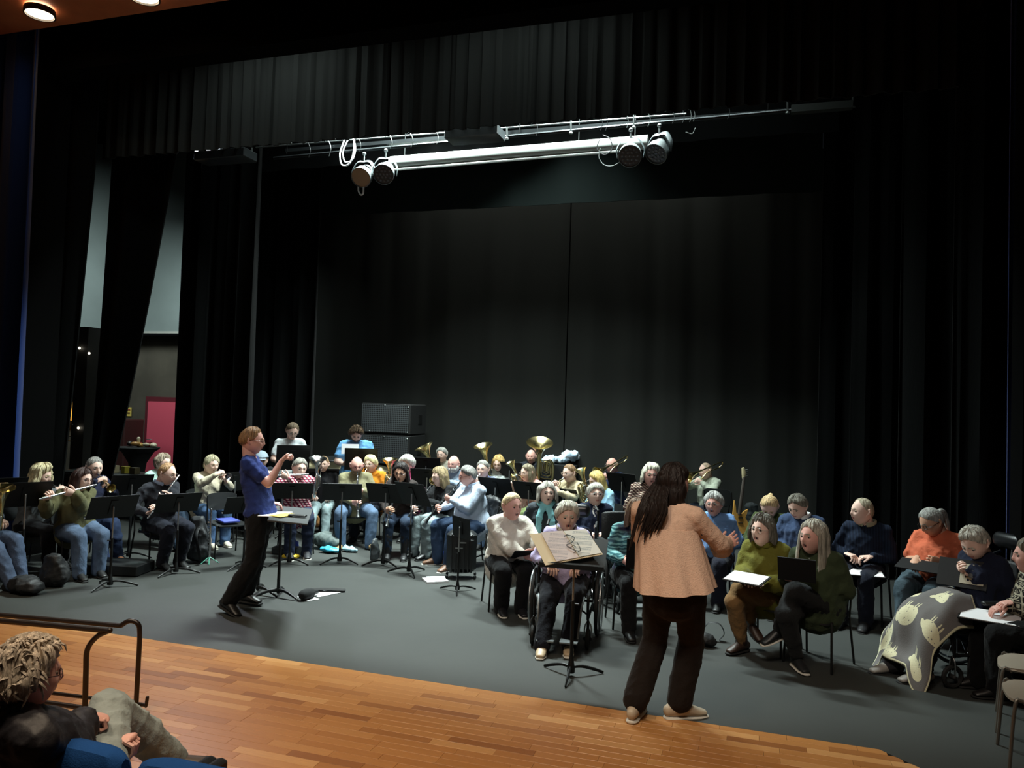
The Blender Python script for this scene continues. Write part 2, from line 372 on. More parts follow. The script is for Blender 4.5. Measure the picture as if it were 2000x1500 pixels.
# backdrop in two halves with a gap
Y4 = 14.4
BD = mat('backdrop_cloth', '272826', rough=1, spec=.03, bump=.1, bscale=120)
zt = Zp(1000, 330, Y4)
curtain('backdrop_curtain', X(600, 600, Y4), X(1108, 500, Y4), Y4+.1, .02, zt, .03, .9, BD, 'charcoal backdrop curtain half behind the loudspeakers', irr=1.0)
curtain('backdrop_curtain', X(1112, 500, Y4), X(1640, 500, Y4), Y4, .02, zt, .035, .8, BD, 'charcoal backdrop curtain half behind the trombones', irr=1.0)
struct('wall_back', MB().add(box((-4, 15.6, 3.5), (9.5, .2, 8))), BW, 'black wall behind the backdrop')
# left legs
def leg(px0, px1, Y, m_, lb, top=None, amp=.09, wl=.34, z1=None, py=650):
    return curtain('leg_curtain', X(px0, py, Y), X(px1, py, Y), Y, .02, z1 or Zp(px1, 250, Y)+1.2, amp, wl, m_, lb, top=top and (X(top[0], 300, Y), X(top[1], 300, Y)))
leg(62, 104, 8.0, VEL, 'black leg curtain next to the grey edge board', top=(96, 182), py=900)
leg(158, 192, 8.9, VEL, 'black leg curtain pulled aside, narrow at its foot', top=(207, 352), wl=.22, py=900)
leg(338, 500, 10.2, VEL, 'wide black leg curtain left of the percussion', amp=.13)
leg(455, 622, 12.4, VEL, 'black leg curtain behind the percussionist in white', amp=.12, wl=.4)
leg(1600, 1680, 13.0, VEL, 'black leg curtain beside the backdrop, beyond the guitar', amp=.1, wl=.3)
leg(1662, 1790, 11.2, VEL, 'black leg curtain behind the singer in ribbed navy sweater', amp=.1, wl=.3)
leg(1755, 1880, 9.6, VEL, 'black leg curtain behind the ponytailed man', amp=.1, wl=.34)
leg(1860, 2120, 8.4, VEL, 'black leg curtain nearest to the right blue curtain', amp=.1, wl=.34)
# side room seen between the legs
YB = 15.5
WG = mat('side_wall_grey', '6f7a79', rough=.8, var=.08, vscale=1); WB = mat('side_wall_brown', '4b463c', rough=.85, var=.2, vscale=1.5)
zb = Zp(300, 655, YB)
lw = MB(); lw.add(box((-16, YB+.1, zb/2), (14.4, .2, zb)))
struct('wall_back', lw, WB, 'dark brown wall of the side room')
struct('wall_back', MB().add(box((-16, YB-.25, zb+2.4), (14.4, .5, 4.7))), WG, 'pale grey upper wall of the side room')
struct('trim_2', MB().add(box((-16, YB-.52, zb+.02), (14.4, .05, .05))), mat('pale_trim', '9a9a94', rough=.5), 'thin pale ledge under the grey upper wall')
struct('wall_left', MB().add(box((-19.5, 11, 4), (.2, 9.4, 8))), WB, 'dark side wall far behind the leg curtains')
struct('ceiling', MB().add(box((-7, 12.2, 8.6), (26, 9, .1))), BW, 'black stage ceiling')
# red door
dx0 = X(289, 840, YB); dx1 = dx0+1.15; dz = Zp(310, 775, YB)
dr = MB().add(box(((dx0+dx1)/2, YB-.06, dz/2), (dx1-dx0, .12, dz))).obj('door_1', mat('door_frame_red', '5a1c26', rough=.5)); tag(dr, 'crimson door in the dark wall beyond the bar table', None, None, 'structure')
d1 = MB().add(box(((dx0+dx1)/2, YB-.15, dz/2-.03), (dx1-dx0-.26, .06, dz-.18))).obj('door_leaf', mat('door_red', 'd4566a', rough=.45), dr)
MB().add(loft([A(dx0+.2, YB-.24, 1.0), A(dx0+.33, YB-.24, 1.0)], .012, 8)).obj('door_handle', STEEL, d1)
# ================================================================ people
def remesh(mb, vox, it=4, fac=.5, wr=0, seed=0, keep=None):
    """one continuous surface from overlapping closed tubes; wr = depth of cloth folds"""
    me = mb.mesh('t', DARK, smooth=False); o = bpy.data.objects.new('t', me); COL.objects.link(o)
    r = o.modifiers.new('r', 'REMESH'); r.mode = 'VOXEL'; r.voxel_size = vox
    if it: s = o.modifiers.new('s', 'SMOOTH'); s.factor = fac; s.iterations = it
    dg = bpy.context.evaluated_depsgraph_get(); ev = o.evaluated_get(dg); em = ev.to_mesh()
    nv = len(em.vertices); co = np.empty(nv*3); em.vertices.foreach_get('co', co); co = co.reshape(-1, 3)
    no = np.empty(nv*3); em.vertices.foreach_get('normal', no); no = no.reshape(-1, 3)
    nf = len(em.polygons); lt = np.empty(nf, int); em.polygons.foreach_get('loop_total', lt); vi = np.empty(len(em.loops), int); em.loops.foreach_get('vertex_index', vi)
    cut = np.split(vi, np.cumsum(lt)[:-1]); F = [tuple(c.tolist()) for c in cut]
    ev.to_mesh_clear(); bpy.data.objects.remove(o); bpy.data.meshes.remove(me)
    if wr:
        rs = np.random.RandomState(seed); d = np.zeros(nv)
        for f, a in ((14, .5), (23, .5), (37, .35), (60, .2)):
            for _ in range(2):
                k = rs.randn(3); k = k/np.linalg.norm(k)*f*A(1, 1, .75); kk = rs.randn(3)*7
                d += a*(1-np.abs(np.sin(co@k+rs.rand()*6+1.2*np.sin(co@kk))))**3*1.3
        co = co+no*((d-d.mean())*wr)[:, None]
    return co, F
def tris_mesh(name, co, F, mats, parent, off):
    me = bpy.data.meshes.new(name); me.from_pydata((co-off).tolist(), [], F)
    for m_ in mats: me.materials.append(m_)
    me.polygons.foreach_set('use_smooth', [True]*len(F)); me.update()
    o = bpy.data.objects.new(name, me); COL.objects.link(o); o.parent = parent; return o
def G1(v, c, s): return np.exp(-((v-c)/s)**2)
def headpos(d, feat=0, op=0):
    x, y, z = d[:, 0], d[:, 1], d[:, 2]; low = np.clip(-z, 0, 1); fr_ = np.clip(y, 0, 1)
    px = x*.080*(1-.27*low**1.7)*(1-.04*fr_); py = y*.097*np.where(y < 0, 1-.5*low**1.2, 1-.06*low)+.010*low*fr_; pz = z*.118
    if feat:
        ax = np.abs(x)
        py = py+fr_*(.016*G1(x, 0, .15)*G1(z, -.19, .13)+.008*G1(x, 0, .12)*G1(z, .02, .2)-.012*G1(ax, .37, .18)*G1(z, .03, .11)+.004*G1(z, .2, .08)*G1(x, 0, .5)
                  +.005*G1(x, 0, .24)*G1(z, -.47, .07)+.005*G1(x, 0, .3)*G1(z, -.85, .15)+.003*G1(ax, .5, .15)*G1(z, -.2, .15)-.003*G1(x, 0, .3)*G1(z, -.62, .06))
        if op: py = py-.022*fr_*G1(x, 0, .15)*G1(z, -.5, .075); pz = pz-.008*fr_*G1(z, -.75, .2)*op
    return np.stack([px, py, pz], 1)
def headmesh(mb, Rm, c, s, op, brow=True, aged=0):
    nr, na = 38, 44; i = np.arange(nr+1); th = PI*i/nr; a = np.linspace(0, 2*PI, na, endpoint=False); a = a-.62*np.sin(a)
    T, Aa = np.meshgrid(th, a, indexing='ij'); d = np.stack([np.sin(T)*np.sin(Aa), np.sin(T)*np.cos(Aa), np.cos(T)], -1).reshape(-1, 3)
    P = headpos(d, 1, op)
    W = (P*s)@Rm.T+c; F = []; I = []
    for r in range(nr):
        for j in range(na):
            k = (j+1) % na; f = (r*na+j, (r+1)*na+j, (r+1)*na+k, r*na+k); m_ = d[list(f)].mean(0); mi = 0
            if m_[1] > .2:
                if abs(m_[0]) < .27-abs(m_[2]+.47)*.8 and abs(m_[2]+.47) < .09: mi = 1
                if op and abs(m_[0]) < .12 and abs(m_[2]+.49) < .055: mi = 2
                if brow and .13 < abs(m_[0]) < .47 and abs(m_[2]-.19+abs(m_[0])*.05) < .045: mi = 3
            F.append(f); I.append(mi)
    # faces were wound for +x = right; flip to point outward
    base = mb.n; mb.V.append(W); mb.F += [tuple(base+q for q in f[::-1]) for f in F]; mb.I += I; mb.n += len(W)
    def L(x, y, z): return c+Rm@(A(x, y, z)*s)
    for sx in (-1, 1):
        mb.add(ball(L(sx*.029, .0775, .004), A(.0115, .0090, .0060)*s, 10, 6, Rm), 4)
        mb.add(ball(L(sx*.029, .0850, .003), A(.0068, .0035, .0055)*s, 8, 5, Rm), 2)
        mb.add(ball(L(sx*.029, .0785, .0100), A(.0150, .0100, .0050)*s, 8, 5, Rm), 3)
        mb.add(loft([L(sx*.074, -.004, .028), L(sx*.083, -.012, .030), L(sx*.086, -.016, .008), L(sx*.080, -.004, -.014), L(sx*.073, .004, -.024)], [.008*s, .011*s, .010*s, .009*s, .006*s], 6), 0)
def hairshell(mb, Rm, c, s, phi0, phi1, th, hang=None, lump=.003, sid=1, flare=0, inner=True, mi=0, nA=84, edge=.3):
    rs = np.random.RandomState(sid); a = np.linspace(0, 2*PI, nA, endpoint=False); nr = 13; nh = 8 if hang is not None else 0
    jit = rs.randn(nA)*.5; jit = jit+.5*np.roll(jit, 1)
    p0 = np.array([phi0(x) if callable(phi0) else phi0 for x in a]); p1 = np.array([phi1(x) for x in a])+jit*1.5
    hg = np.array([hang(x) for x in a]) if nh else np.zeros(nA); hg = np.where(hg > 0, hg+jit*.006, 0)
    rows = []; inn = []
    k = rs.randn(4, 3)*28
    for i in range(nr+1):
        t = i/nr; ph = np.radians(p0+(p1-p0)*t)
        d = np.stack([np.sin(ph)*np.sin(a), np.sin(ph)*np.cos(a), np.cos(ph)], 1); P = headpos(d)
        n_ = d*A(1, .9, .9); e = np.where(hg > 0, 1, 1-(1-edge)*max(0, (t-.7)/.3)**1.5)
        if not (np.isscalar(phi0) and phi0 == 0): e = e*min(1, .2+t*4)
        lumpv = sum(np.sin(P@kk+q) for q, kk in enumerate(k))*.25*lump*2
        rows.append(P+n_*((th*e+lumpv*min(1, t*3)+(jit*.9+rs.randn(nA)*.25)*lump*min(1, t*4)))[:, None]); inn.append(P*.95)
    for i in range(1, nh+1):
        t = i/nh; d = np.stack([np.sin(a), np.cos(a), np.zeros(nA)], 1)
        off = (flare*math.sin(t*2.4)*np.ones(nA)-.01*t+.5*lump*np.sin(a*9+t*3))*(hg > 0)
        q = rows[nr]+d*off[:, None]+np.outer(hg*t, A(0, 0, -1)); rows.append(q); inn.append(q-d*(.018*(hg > 0))[:, None]*(1-.6*t)-d*.002)
    R_ = len(rows); P = np.vstack(rows+inn); N = R_*nA; F = []
    for i in range(R_-1):
        for j in range(nA):
            kx = (j+1) % nA
            F += [(i*nA+j, i*nA+kx, (i+1)*nA+kx, (i+1)*nA+j)[::-1], (N+i*nA+j, N+i*nA+kx, N+(i+1)*nA+kx, N+(i+1)*nA+j)]
    for j in range(nA):
        kx = (j+1) % nA; F += [((R_-1)*nA+j, (R_-1)*nA+kx, N+(R_-1)*nA+kx, N+(R_-1)*nA+j)[::-1], (j, kx, N+kx, N+j)]
    mb.add(((P*s)@Rm.T+c, [f[::-1] for f in F]), mi)
def smooth_az(front, side, back):
    def f(a):
        c_ = math.cos(a); return side+(front-side)*max(0, c_)**1.3+(back-side)*max(0, -c_)**.9
    return f
def hair_for(style, Rm, c, s, sid):
    mb = MB(); K = dict(sid=sid)
    def L(x, y, z): return c+Rm@(A(x, y, z)*s)
    if style == 'short': hairshell(mb, Rm, c, s, 0, smooth_az(48, 84, 116), .015, lump=.005, **K)
    elif style == 'receding': hairshell(mb, Rm, c, s, 0, smooth_az(27, 82, 116), .009, lump=.002, **K)
    elif style == 'wshort': hairshell(mb, Rm, c, s, 0, smooth_az(55, 94, 124), .020, lump=.006, **K)
    elif style == 'puffy': hairshell(mb, Rm, c, s, 0, smooth_az(58, 100, 122), .036, lump=.008, **K)
    elif style == 'curly': hairshell(mb, Rm, c, s, 0, smooth_az(50, 98, 122), .03, lump=.011, **K)
    elif style == 'bob':
        hairshell(mb, Rm, c, s, 0, smooth_az(54, 92, 96), .020, hang=lambda a: .085 if math.cos(a) < .45 else 0, lump=.007, flare=.012, **K)
    elif style == 'longbob':
        hairshell(mb, Rm, c, s, 0, smooth_az(50, 92, 96), .018, hang=lambda a: .13 if math.cos(a) < .5 else 0, lump=.007, flare=.012, **K)
    elif style == 'wavybob':
        hairshell(mb, Rm, c, s, 0, smooth_az(56, 96, 96), .032, hang=lambda a: .10 if math.cos(a) < .5 else 0, lump=.010, flare=.03, **K)
    elif style == 'long':
        hairshell(mb, Rm, c, s, 0, smooth_az(50, 96, 96), .022, hang=lambda a: .27 if math.cos(a) < .38 else 0, lump=.005, flare=.016, **K)
    elif style in ('tied', 'bun', 'ponytail'):
        hairshell(mb, Rm, c, s, 0, smooth_az(46, 82, 118), .012, lump=.002, **K)
        if style == 'bun': mb.add(ball(L(0, -.115, .02), A(.045, .035, .045)*s, 12, 8, Rm))
        if style == 'ponytail':
            mb.add(loft(catmull([L(0, -.09, .05), L(0, -.13, .03), L(.01, -.14, -.06), L(.015, -.12, -.17)], 4), [.018]+[.03]*6+[.025]*3+[.018, .014, .008], 8))
    elif style == 'fringe': hairshell(mb, Rm, c, s, lambda a: 62 if math.cos(a) < .35 else 80, lambda a: (112 if math.cos(a) < -.3 else 92) if math.cos(a) < .35 else 80.5, .010, lump=.003, **K)
    elif style == 'stubble': hairshell(mb, Rm, c, s, 0, smooth_az(40, 80, 112), .0015, lump=.0003, **K)
    return mb
def ik(a, t, l1, l2, pole):
    a = np.asarray(a, float); t = np.asarray(t, float); d = t-a; L_ = np.linalg.norm(d)
    if L_ > (l1+l2)*.995: t = a+d/L_*(l1+l2)*.995; d = t-a; L_ = np.linalg.norm(d)
    if L_ < abs(l1-l2)*1.05+.03: L_ = abs(l1-l2)*1.05+.03; t = a+nrm(d)*L_; d = t-a
    u = d/L_; x = (l1*l1-l2*l2+L_*L_)/(2*L_); h = math.sqrt(max(0, l1*l1-x*x)); p = np.asarray(pole, float); p = nrm(p-u*(p@u))
    return a+u*x+p*h, t
def hand(mb, wr, u, pn, side, s=1.0, curl=.7, spreadf=.1, mi=0):
    """palm, four fingers and a thumb; u = pointing direction, pn = palm normal, side = towards the thumb"""
    u = nrm(u); pn = nrm(pn-u*(pn@u)); sd = np.cross(u, pn); sd = sd*(1 if sd@side >= 0 else -1)
    kn = wr+u*.085*s
    mb.add(loft([wr-u*.012*s, wr+u*.02*s, wr+u*.06*s, kn], [(.026*s, .02*s), (.033*s, .018*s), (.041*s, .016*s), (.038*s, .013*s)], 8, sd), mi)
    for q, (o_, L_) in enumerate(((.031, .072), (.0105, .081), (-.0105, .075), (-.030, .058))):
        b0 = kn+sd*o_*s-u*.012*s; cu = curl*(1+.12*q); d1 = nrm(u*math.cos(cu*.7)+pn*math.sin(cu*.7)+sd*(o_*spreadf*30)); d2 = nrm(u*math.cos(cu*1.7)+pn*math.sin(cu*1.7)+sd*(o_*spreadf*20)); d3 = nrm(u*math.cos(cu*2.4)+pn*math.sin(cu*2.4))
        p1 = b0+d1*L_*.5*s; p2 = p1+d2*L_*.32*s; p3 = p2+d3*L_*.25*s
        mb.add(loft([b0, p1, p2, p3], [.0100*s, .0092*s, .0084*s, .0070*s], 6), mi)
    t0 = wr+u*.022*s+sd*.026*s; t1 = t0+nrm(u*.6+sd*.75+pn*.35)*.042*s; t2 = t1+nrm(u*.85+sd*.25+pn*.5)*.034*s
    mb.add(loft([t0-u*.005, t1, t2], [.013*s, .0105*s, .0085*s], 6), mi)
def shoe(P, an, fd, m_, sole, size=1.0, boot=0, cuff=None, up=Z):
    """an = ankle point, fd = foot direction"""
    fd = nrm(fd); up = nrm(up-fd*(up@fd)); sd = np.cross(fd, up); b0 = an-up*.055*size; mb = MB(); s = size
    pts = [b0-fd*.07*s+up*.01*s, b0-fd*.045*s+up*.018*s, b0+up*.022*s, b0+fd*.06*s+up*.010*s, b0+fd*.12*s-up*.004*s, b0+fd*.165*s-up*.012*s]
    mb.add(loft(pts, [(.03*s, .036*s), (.037*s, .048*s), (.040*s, .050*s), (.044*s, .038*s), (.046*s, .026*s), (.036*s, .018*s)], 12, sd), 0)
    q = b0-up*.032*s
    mb.add(loft([q-fd*.085*s, q-fd*.06*s, q, q+fd*.07*s, q+fd*.13*s, q+fd*.185*s], [(.028*s, .012*s), (.038*s, .014*s), (.038*s, .013*s), (.046*s, .013*s), (.048*s, .013*s), (.030*s, .010*s)], 12, sd), 1)
    mb.add(loft([an-up*.01, an+up*.03*s], [(.040*s, .046*s), (.037*s, .042*s)], 10, sd), 0)
    if not np.isscalar(boot): mb.add(loft([an, an+boot*.1, an+boot*.22], [.052*s, .058*s, .068*s], 10), 0)
    return mb.obj('shoe', [m_, sole], P)
def glasses(P, Rm, c, s, m_):
    mb = MB()
    def L(x, y, z): return c+Rm@(A(x, y, z)*s)
    for sx in (-1, 1):
        ring = [L(sx*.031+.0215*math.cos(a), .098-.004*abs(math.cos(a))*0, .002+.0165*math.sin(a)) for a in np.linspace(0, 2*PI, 14, endpoint=False)]
        mb.add(loft(ring, .0017*s, 5, closed=True)); mb.add(loft([L(sx*.0525, .097, .006), L(sx*.074, .08, .008), L(sx*.083, -.002, .012)], .0017*s, 5))
    mb.add(loft([L(-.0095, .099, .004), L(0, .103, .006), L(.0095, .099, .004)], .0017*s, 5))
    return mb.obj('glasses', m_, P)
EYEW = mat('eye_white', 'b7a59a', rough=.4); PUP = mat('eye_dark', '17100d', rough=.3); 
SOLEB = mat('rubber_sole_black', '101010', rough=.8); SOLEW = mat('rubber_sole_white', 'c9c6bc', rough=.7)
PEOPLE = []
def relf(p, deg):
    """unit vector in the floor plane: 0 = towards the camera from p, positive turns to the picture's right"""
    d = nrm(A(-p[0], -p[1], 0)); a = math.radians(deg); return rotz(a)@d
def hairmat(c): return mat('hair_'+c, c, rough=.55, spec=.35, var=.4, vscale=60, bump=.8, bscale=110, stretch=(1, 1, .15))
ARMS = {}
def person(d, h, yaw=0, hyaw=None, hp=0, hr=0, zh=None, lean=.10, hs=1.12, b=1.15, sex='f', skin='fair', hair=('bob', '8a8278'), top=None, long=True, tname='sweater', leg=None, shoes=('151515', 0), gl=None,
           arms='lap', legs='sit', op=0, chair=True, belly=0, vox=.0175, beard=None, pz=None, k=None, wr=.014, wid=1.0, hem=0, collar=None, hand_s=1.0, ankles=None, label=None, cat='person', slean=0, gy=None, scale_w=1.0, knees=None, nk=0.0, ss=1.0, nf=0.0, neck=1.0, pel=None, jk=None, sid=None):
    zh = zh or (1.15 if sex == 'm' else 1.08); k = k or (.98 if sex == 'm' else .92)
    if pz is None: pz = .55*k
    Hc = G(h[0], h[1], zh); f = relf(Hc, yaw); Rt = np.cross(f, Z); f = nrm(f)
    pelv = A(Hc[0], Hc[1], 0)-f*lean-Rt*slean; 
    if pel is not None: pelv = A(pel[0], pel[1], 0)
    pelv[2] = pz; sid = sid or (int(h[0]*7+h[1]) % 9973)
    hf = relf(Hc, yaw if hyaw is None else hyaw); hf = nrm(hf*math.cos(math.radians(hp))-Z*math.sin(math.radians(hp)))
    hR = frame(hf); 
    if hr: a_ = math.radians(hr); c_, s_ = math.cos(a_), math.sin(a_); hR = hR@np.array([[c_, 0, s_], [0, 1, 0], [-s_, 0, c_]])
    base = A(pelv[0], pelv[1], 0)
    P = empty('person', base, label or d, cat)
    # neck and shoulders
    N = Hc-hR[:, 2]*.088*hs-hf*.045*hs*A(1, 1, 0)-f*(.02-nf)-Z*(.012+nk)
    sp = nrm(N-pelv); shc = N-sp*.055*k
    if np.dot(sp, Z) < .3: sp = Z
    sw = (.178 if sex == 'm' else .162)*wid*k
    Rs = Rt
    SH = {1: shc+Rs*sw-Z*.012, -1: shc-Rs*sw-Z*.012}     # +1 = the person's right
    l1, l2 = .285*k, .255*k; th1, th2 = .43*k, .415*k
    HIP = {q: pelv+Rt*q*.088*b-Z*.01 for q in (1, -1)}
    # arms
    tg = {}; hd = {}; pnv = {}; pole = {}; curl = {1: .75, -1: .75}
    def loc(r, fw, z, o=None): return (base if o is None else o)+Rt*r+f*fw+Z*z
    for q in (1, -1):
        pole[q] = Rt*q*.55-f*.35-Z*.8; pnv[q] = -Z; hd[q] = None
    if callable(arms): arms = arms(dict(Hc=Hc, hR=hR, hs=hs, f=f, R=Rt, base=base, SH=SH, pelv=pelv, loc=loc, N=N))
    if arms == 'lap':
        for q in (1, -1): tg[q] = loc(q*.11, .27, pz+.13); hd[q] = nrm(f-Rt*q*.6-Z*.15)
    elif arms == 'clasp':
        for q in (1, -1): tg[q] = loc(q*.045, .27, pz+.15); hd[q] = nrm(f*.5-Rt*q*1.0-Z*.1)
    elif arms == 'hold':
        for q in (1, -1): tg[q] = loc(q*.15, .36, pz+.2); hd[q] = nrm(f-Rt*q*.3+Z*.2); pnv[q] = Z-Rt*q*.5
    elif arms == 'down':
        for q in (1, -1): tg[q] = SH[q]+Rt*q*.08+f*.05-Z*.5; hd[q] = A(0, 0, -1.0); pnv[q] = -Rt*q; curl[q] = .4
    elif arms == 'knees':
        for q in (1, -1): tg[q] = loc(q*.14, .36, pz+.12); hd[q] = f-Z*.3
    else:
        for q in (1, -1):
            v = arms[q]; tg[q] = v[0]; hd[q] = v[1]
            if len(v) > 2 and v[2] is not None: pnv[q] = v[2]
            if len(v) > 3 and v[3] is not None: pole[q] = v[3]
            if len(v) > 4: curl[q] = v[4]
    EL = {}; WR = {}
    for q in (1, -1):
        u = nrm(hd[q]) if hd[q] is not None else nrm(tg[q]-SH[q]); w_ = tg[q]-u*.08*hand_s
        EL[q], WR[q] = ik(SH[q], w_, l1, l2, pole[q])
        if hd[q] is not None: hd[q] = nrm(tg[q]-WR[q]) if np.linalg.norm(tg[q]-WR[q]) < .2 and np.linalg.norm(tg[q]-WR[q]) > .03 else u
        else: hd[q] = nrm(WR[q]-EL[q])
    # legs
    AN = {}; KN = {}; FD = {1: f, -1: f}
    lg = legs
    if legs == 'sit': AN = {1: loc(.11, .42, .095), -1: loc(-.11, .38, .095)}
    elif legs == 'wide': AN = {1: loc(.2, .40, .095), -1: loc(-.2, .43, .095)}; FD = {1: nrm(f+Rt*.4), -1: nrm(f-Rt*.4)}
    elif legs == 'back': AN = {1: loc(.1, .26, .095), -1: loc(-.1, .30, .095)}
    elif legs == 'ext': AN = {1: loc(.12, .62, .095), -1: loc(-.1, .52, .095)}
    elif legs == 'stand': AN = {1: loc(.1, .02, .095), -1: loc(-.1, -.02, .095)}
    elif legs == 'crossR': AN = {-1: loc(-.02, .40, .095), 1: loc(-.22, .62, .27)}; FD[1] = nrm(f-Z*.35-Rt*.2)
    elif legs == 'crossL': AN = {1: loc(.02, .40, .095), -1: loc(.22, .62, .27)}; FD[-1] = nrm(f-Z*.35+Rt*.2)
    if ankles: 
        for q in (1, -1): AN[q] = np.asarray(ankles[q][0], float); FD[q] = nrm(ankles[q][1])
    for q in (1, -1):
        pl = f*1.0+Z*(.8 if pz < .8 else .05)+Rt*q*(.35 if legs == 'wide' else .05)
        if legs == 'crossR' and q == 1: pl = f*.6+Z*1.5-Rt*.1
        if legs == 'crossL' and q == -1: pl = f*.9+Z*1.0+Rt*.1
        KN[q], AN[q] = ik(HIP[q], AN[q], th1, th2, pl)
        if knees and q in knees: KN[q] = knees[q]
    # skin body
    bd = MB(); W = wid*k
    def torso(mb, g, neckr, low=0.0, wf=1.0, hx=0.0):
        L_ = N-pelv; up0 = pelv-Z*.05
        P_ = [up0-Z*low, pelv+Z*.02, pelv+L_*.28+f*(.02+belly*.4), pelv+L_*.62+f*.015, shc-sp*.05, shc+sp*.012]
        r_ = [((.158*b+g+hx)*wf, .125*b+g+hx+belly*.3), ((.165*b+g+hx*.6)*wf, .125*b+g+hx*.6+belly*.7), ((.142*b+g+belly*.35)*wf, .108*b+g+belly), ((.152*b+g+belly*.1)*wf, .115*b+g+belly*.4), (.165*W+g, .085*b+g), (.10*W+g*.5, .062*b+g*.5)]
        mb.add(loft(catmull(P_, 2), [tuple(x) for x in catmull(r_, 2)], 14, Rs))
        for q in (1, -1): mb.add(loft([shc-sp*.03, SH[q]*.5+(shc)*.5-Z*.004, SH[q]], [.062*b+g, .058*b+g, .050*b+g], 9))
        if neckr: mb.add(loft([shc-sp*.03, N, N*.5+Hc*.5-hf*.02, Hc-hR[:, 2]*.02-hf*.03], [.066*hs, .056*hs*neck, .054*hs*neck, .058*hs], 12))
    torso(bd, -.008, True)
    for q in (1, -1):
        bd.add(loft([SH[q], SH[q]*.5+EL[q]*.5, EL[q]], [.047*b, .043*b, .037*b], 9)); bd.add(loft([EL[q], EL[q]*.65+WR[q]*.35, WR[q], WR[q]+hd[q]*.012], [.037*b, .039*b, .027, .026], 9))
        bd.add(loft([HIP[q], HIP[q]*.5+KN[q]*.5, KN[q]], [.085*b, .072*b, .055*b], 9)); bd.add(loft([KN[q], KN[q]*.65+AN[q]*.35, AN[q]], [.053*b, .052*b, .036], 9))
    co, F = remesh(bd, vox, 3)
    mb = MB(); mb.add((co, F)); sk = SKIN[skin]
    headmesh(mb, hR, Hc, hs, op, brow=hair[0] != 'none')
    for q in (1, -1): hand(mb, WR[q], hd[q], pnv[q], -Rt*q if abs(hd[q]@Rt) < .75 else Z, 1.08*hand_s, curl[q])
    lipm = mat('lips_'+skin, {'fair': 'b5736a', 'pink': 'b0675f', 'tan': '9c5f50'}[skin], rough=.4)
    brm = hairmat(hair[1]) if hair[1] else sk
    mb.obj('body', [sk, lipm, PUP, brm, EYEW], P)
    # clothes
    off = A(*P['_o'])
    if leg is not None:
        tr = MB(); g = .012
        tr.add(loft([pelv-Z*.06, pelv+Z*.03, pelv+Z*.07], [(.158*b+g, .122*b+g), (.152*b+g, .118*b+g), (.13*b+g, .10*b+g)], 12, Rs))
        for q in (1, -1):
            d2 = nrm(AN[q]-KN[q]); e_ = AN[q]+d2*(.03 if jk is None else -.015)
            tr.add(loft([HIP[q], HIP[q]*.5+KN[q]*.5, KN[q]], [.092*b+g, .078*b+g, .060*b+g], 10))
            tr.add(loft([KN[q], KN[q]*.6+e_*.4, e_], [.060*b+g, .058*b+g, .050*b+g] if jk is None else ([.056*b+g*.8, .052*b+g*.8, .036*b+g*.8] if jk == 'slim' else [.070*b+g, .070*b+g, .066*b+g]), 10, rnd=True))
        co, F = remesh(tr, vox, 3, wr=wr*.8, seed=sid); tris_mesh('trousers', co, F, [leg], P, off)
    if top is not None:
        tp = MB(); torso(tp, .016, False, low=hem, wf=1.0, hx=.014)
        for q in (1, -1):
            tp.add(loft([SH[q], SH[q]*.5+EL[q]*.5, EL[q] if long else SH[q]*.38+EL[q]*.62], [.060*b, .058*b, .052*b if long else .060*b], 10))
            if long: tp.add(loft([EL[q], EL[q]*.5+WR[q]*.5, WR[q]*.93+EL[q]*.07], [.050*b, .050*b*scale_w, .037*b*scale_w], 10))
        co, F = remesh(tp, vox, 3, wr=wr, seed=sid+1); tris_mesh(tname, co, F, [top], P, off)
    if collar:
        cm = cloth(collar) if isinstance(collar, str) else collar; cb = MB(); c0_ = N+Z*.008
        ring = [c0_+Rs*math.sin(a)*.078*hs+f*(math.cos(a)*.070*hs+.012)+Z*(-.03*max(0, math.cos(a))+.012) for a in np.linspace(.25, 2*PI-.25, 22)]
        cb.add(loft(ring, [(.022, .008)]*22, 6, Z)); cb.obj('collar', cm, P)
    for q in (1, -1):
        sm = mat('shoe_'+shoes[0], shoes[0], rough=.45, spec=.5); so = SOLEW if (len(shoes) > 2 and shoes[2]) else SOLEB
        up = Z if FD[q][2] > -.1 else nrm(Z+f*.3)
        shoe(P, AN[q], FD[q], sm, so, (1.08 if sex == 'm' else .98)*ss, boot=nrm(KN[q]-AN[q]) if shoes[1] else 0, up=up) if not (shoes[1] is None) else None
    if hair[0] not in ('none',):
        hb = hair_for(hair[0], hR, Hc, hs, sid)
        if hb.n: hb.obj('hair', hairmat(hair[1]), P)
    if beard:
        bb = MB(); hairshell(bb, hR, Hc, hs, lambda a: 112 if math.cos(a) > .5 else (95 if math.cos(a) > .1 else 110), lambda a: 150 if math.cos(a) > .1 else 110.5, .016 if beard[0] == 'full' else .007, lump=.004, sid=sid+5, edge=.8)
        bb.obj('beard', hairmat(beard[1]), P)
    if gl: glasses(P, hR, Hc, hs, mat('glasses_'+gl, gl, rough=.3, spec=.6))
    info = dict(P=P, Hc=Hc, hR=hR, hs=hs, hf=hf, f=f, R=Rt, base=base, SH=SH, EL=EL, WR=WR, hd=hd, KN=KN, AN=AN, N=N, pelv=pelv, d=d, loc=loc, mouth=Hc+hR@(A(0, .100, -.055)*hs), sp=sp, shc=shc)
    PEOPLE.append(info)
    if chair: put_chair(base-f*.02, f, d, chair, k=k)
    return info
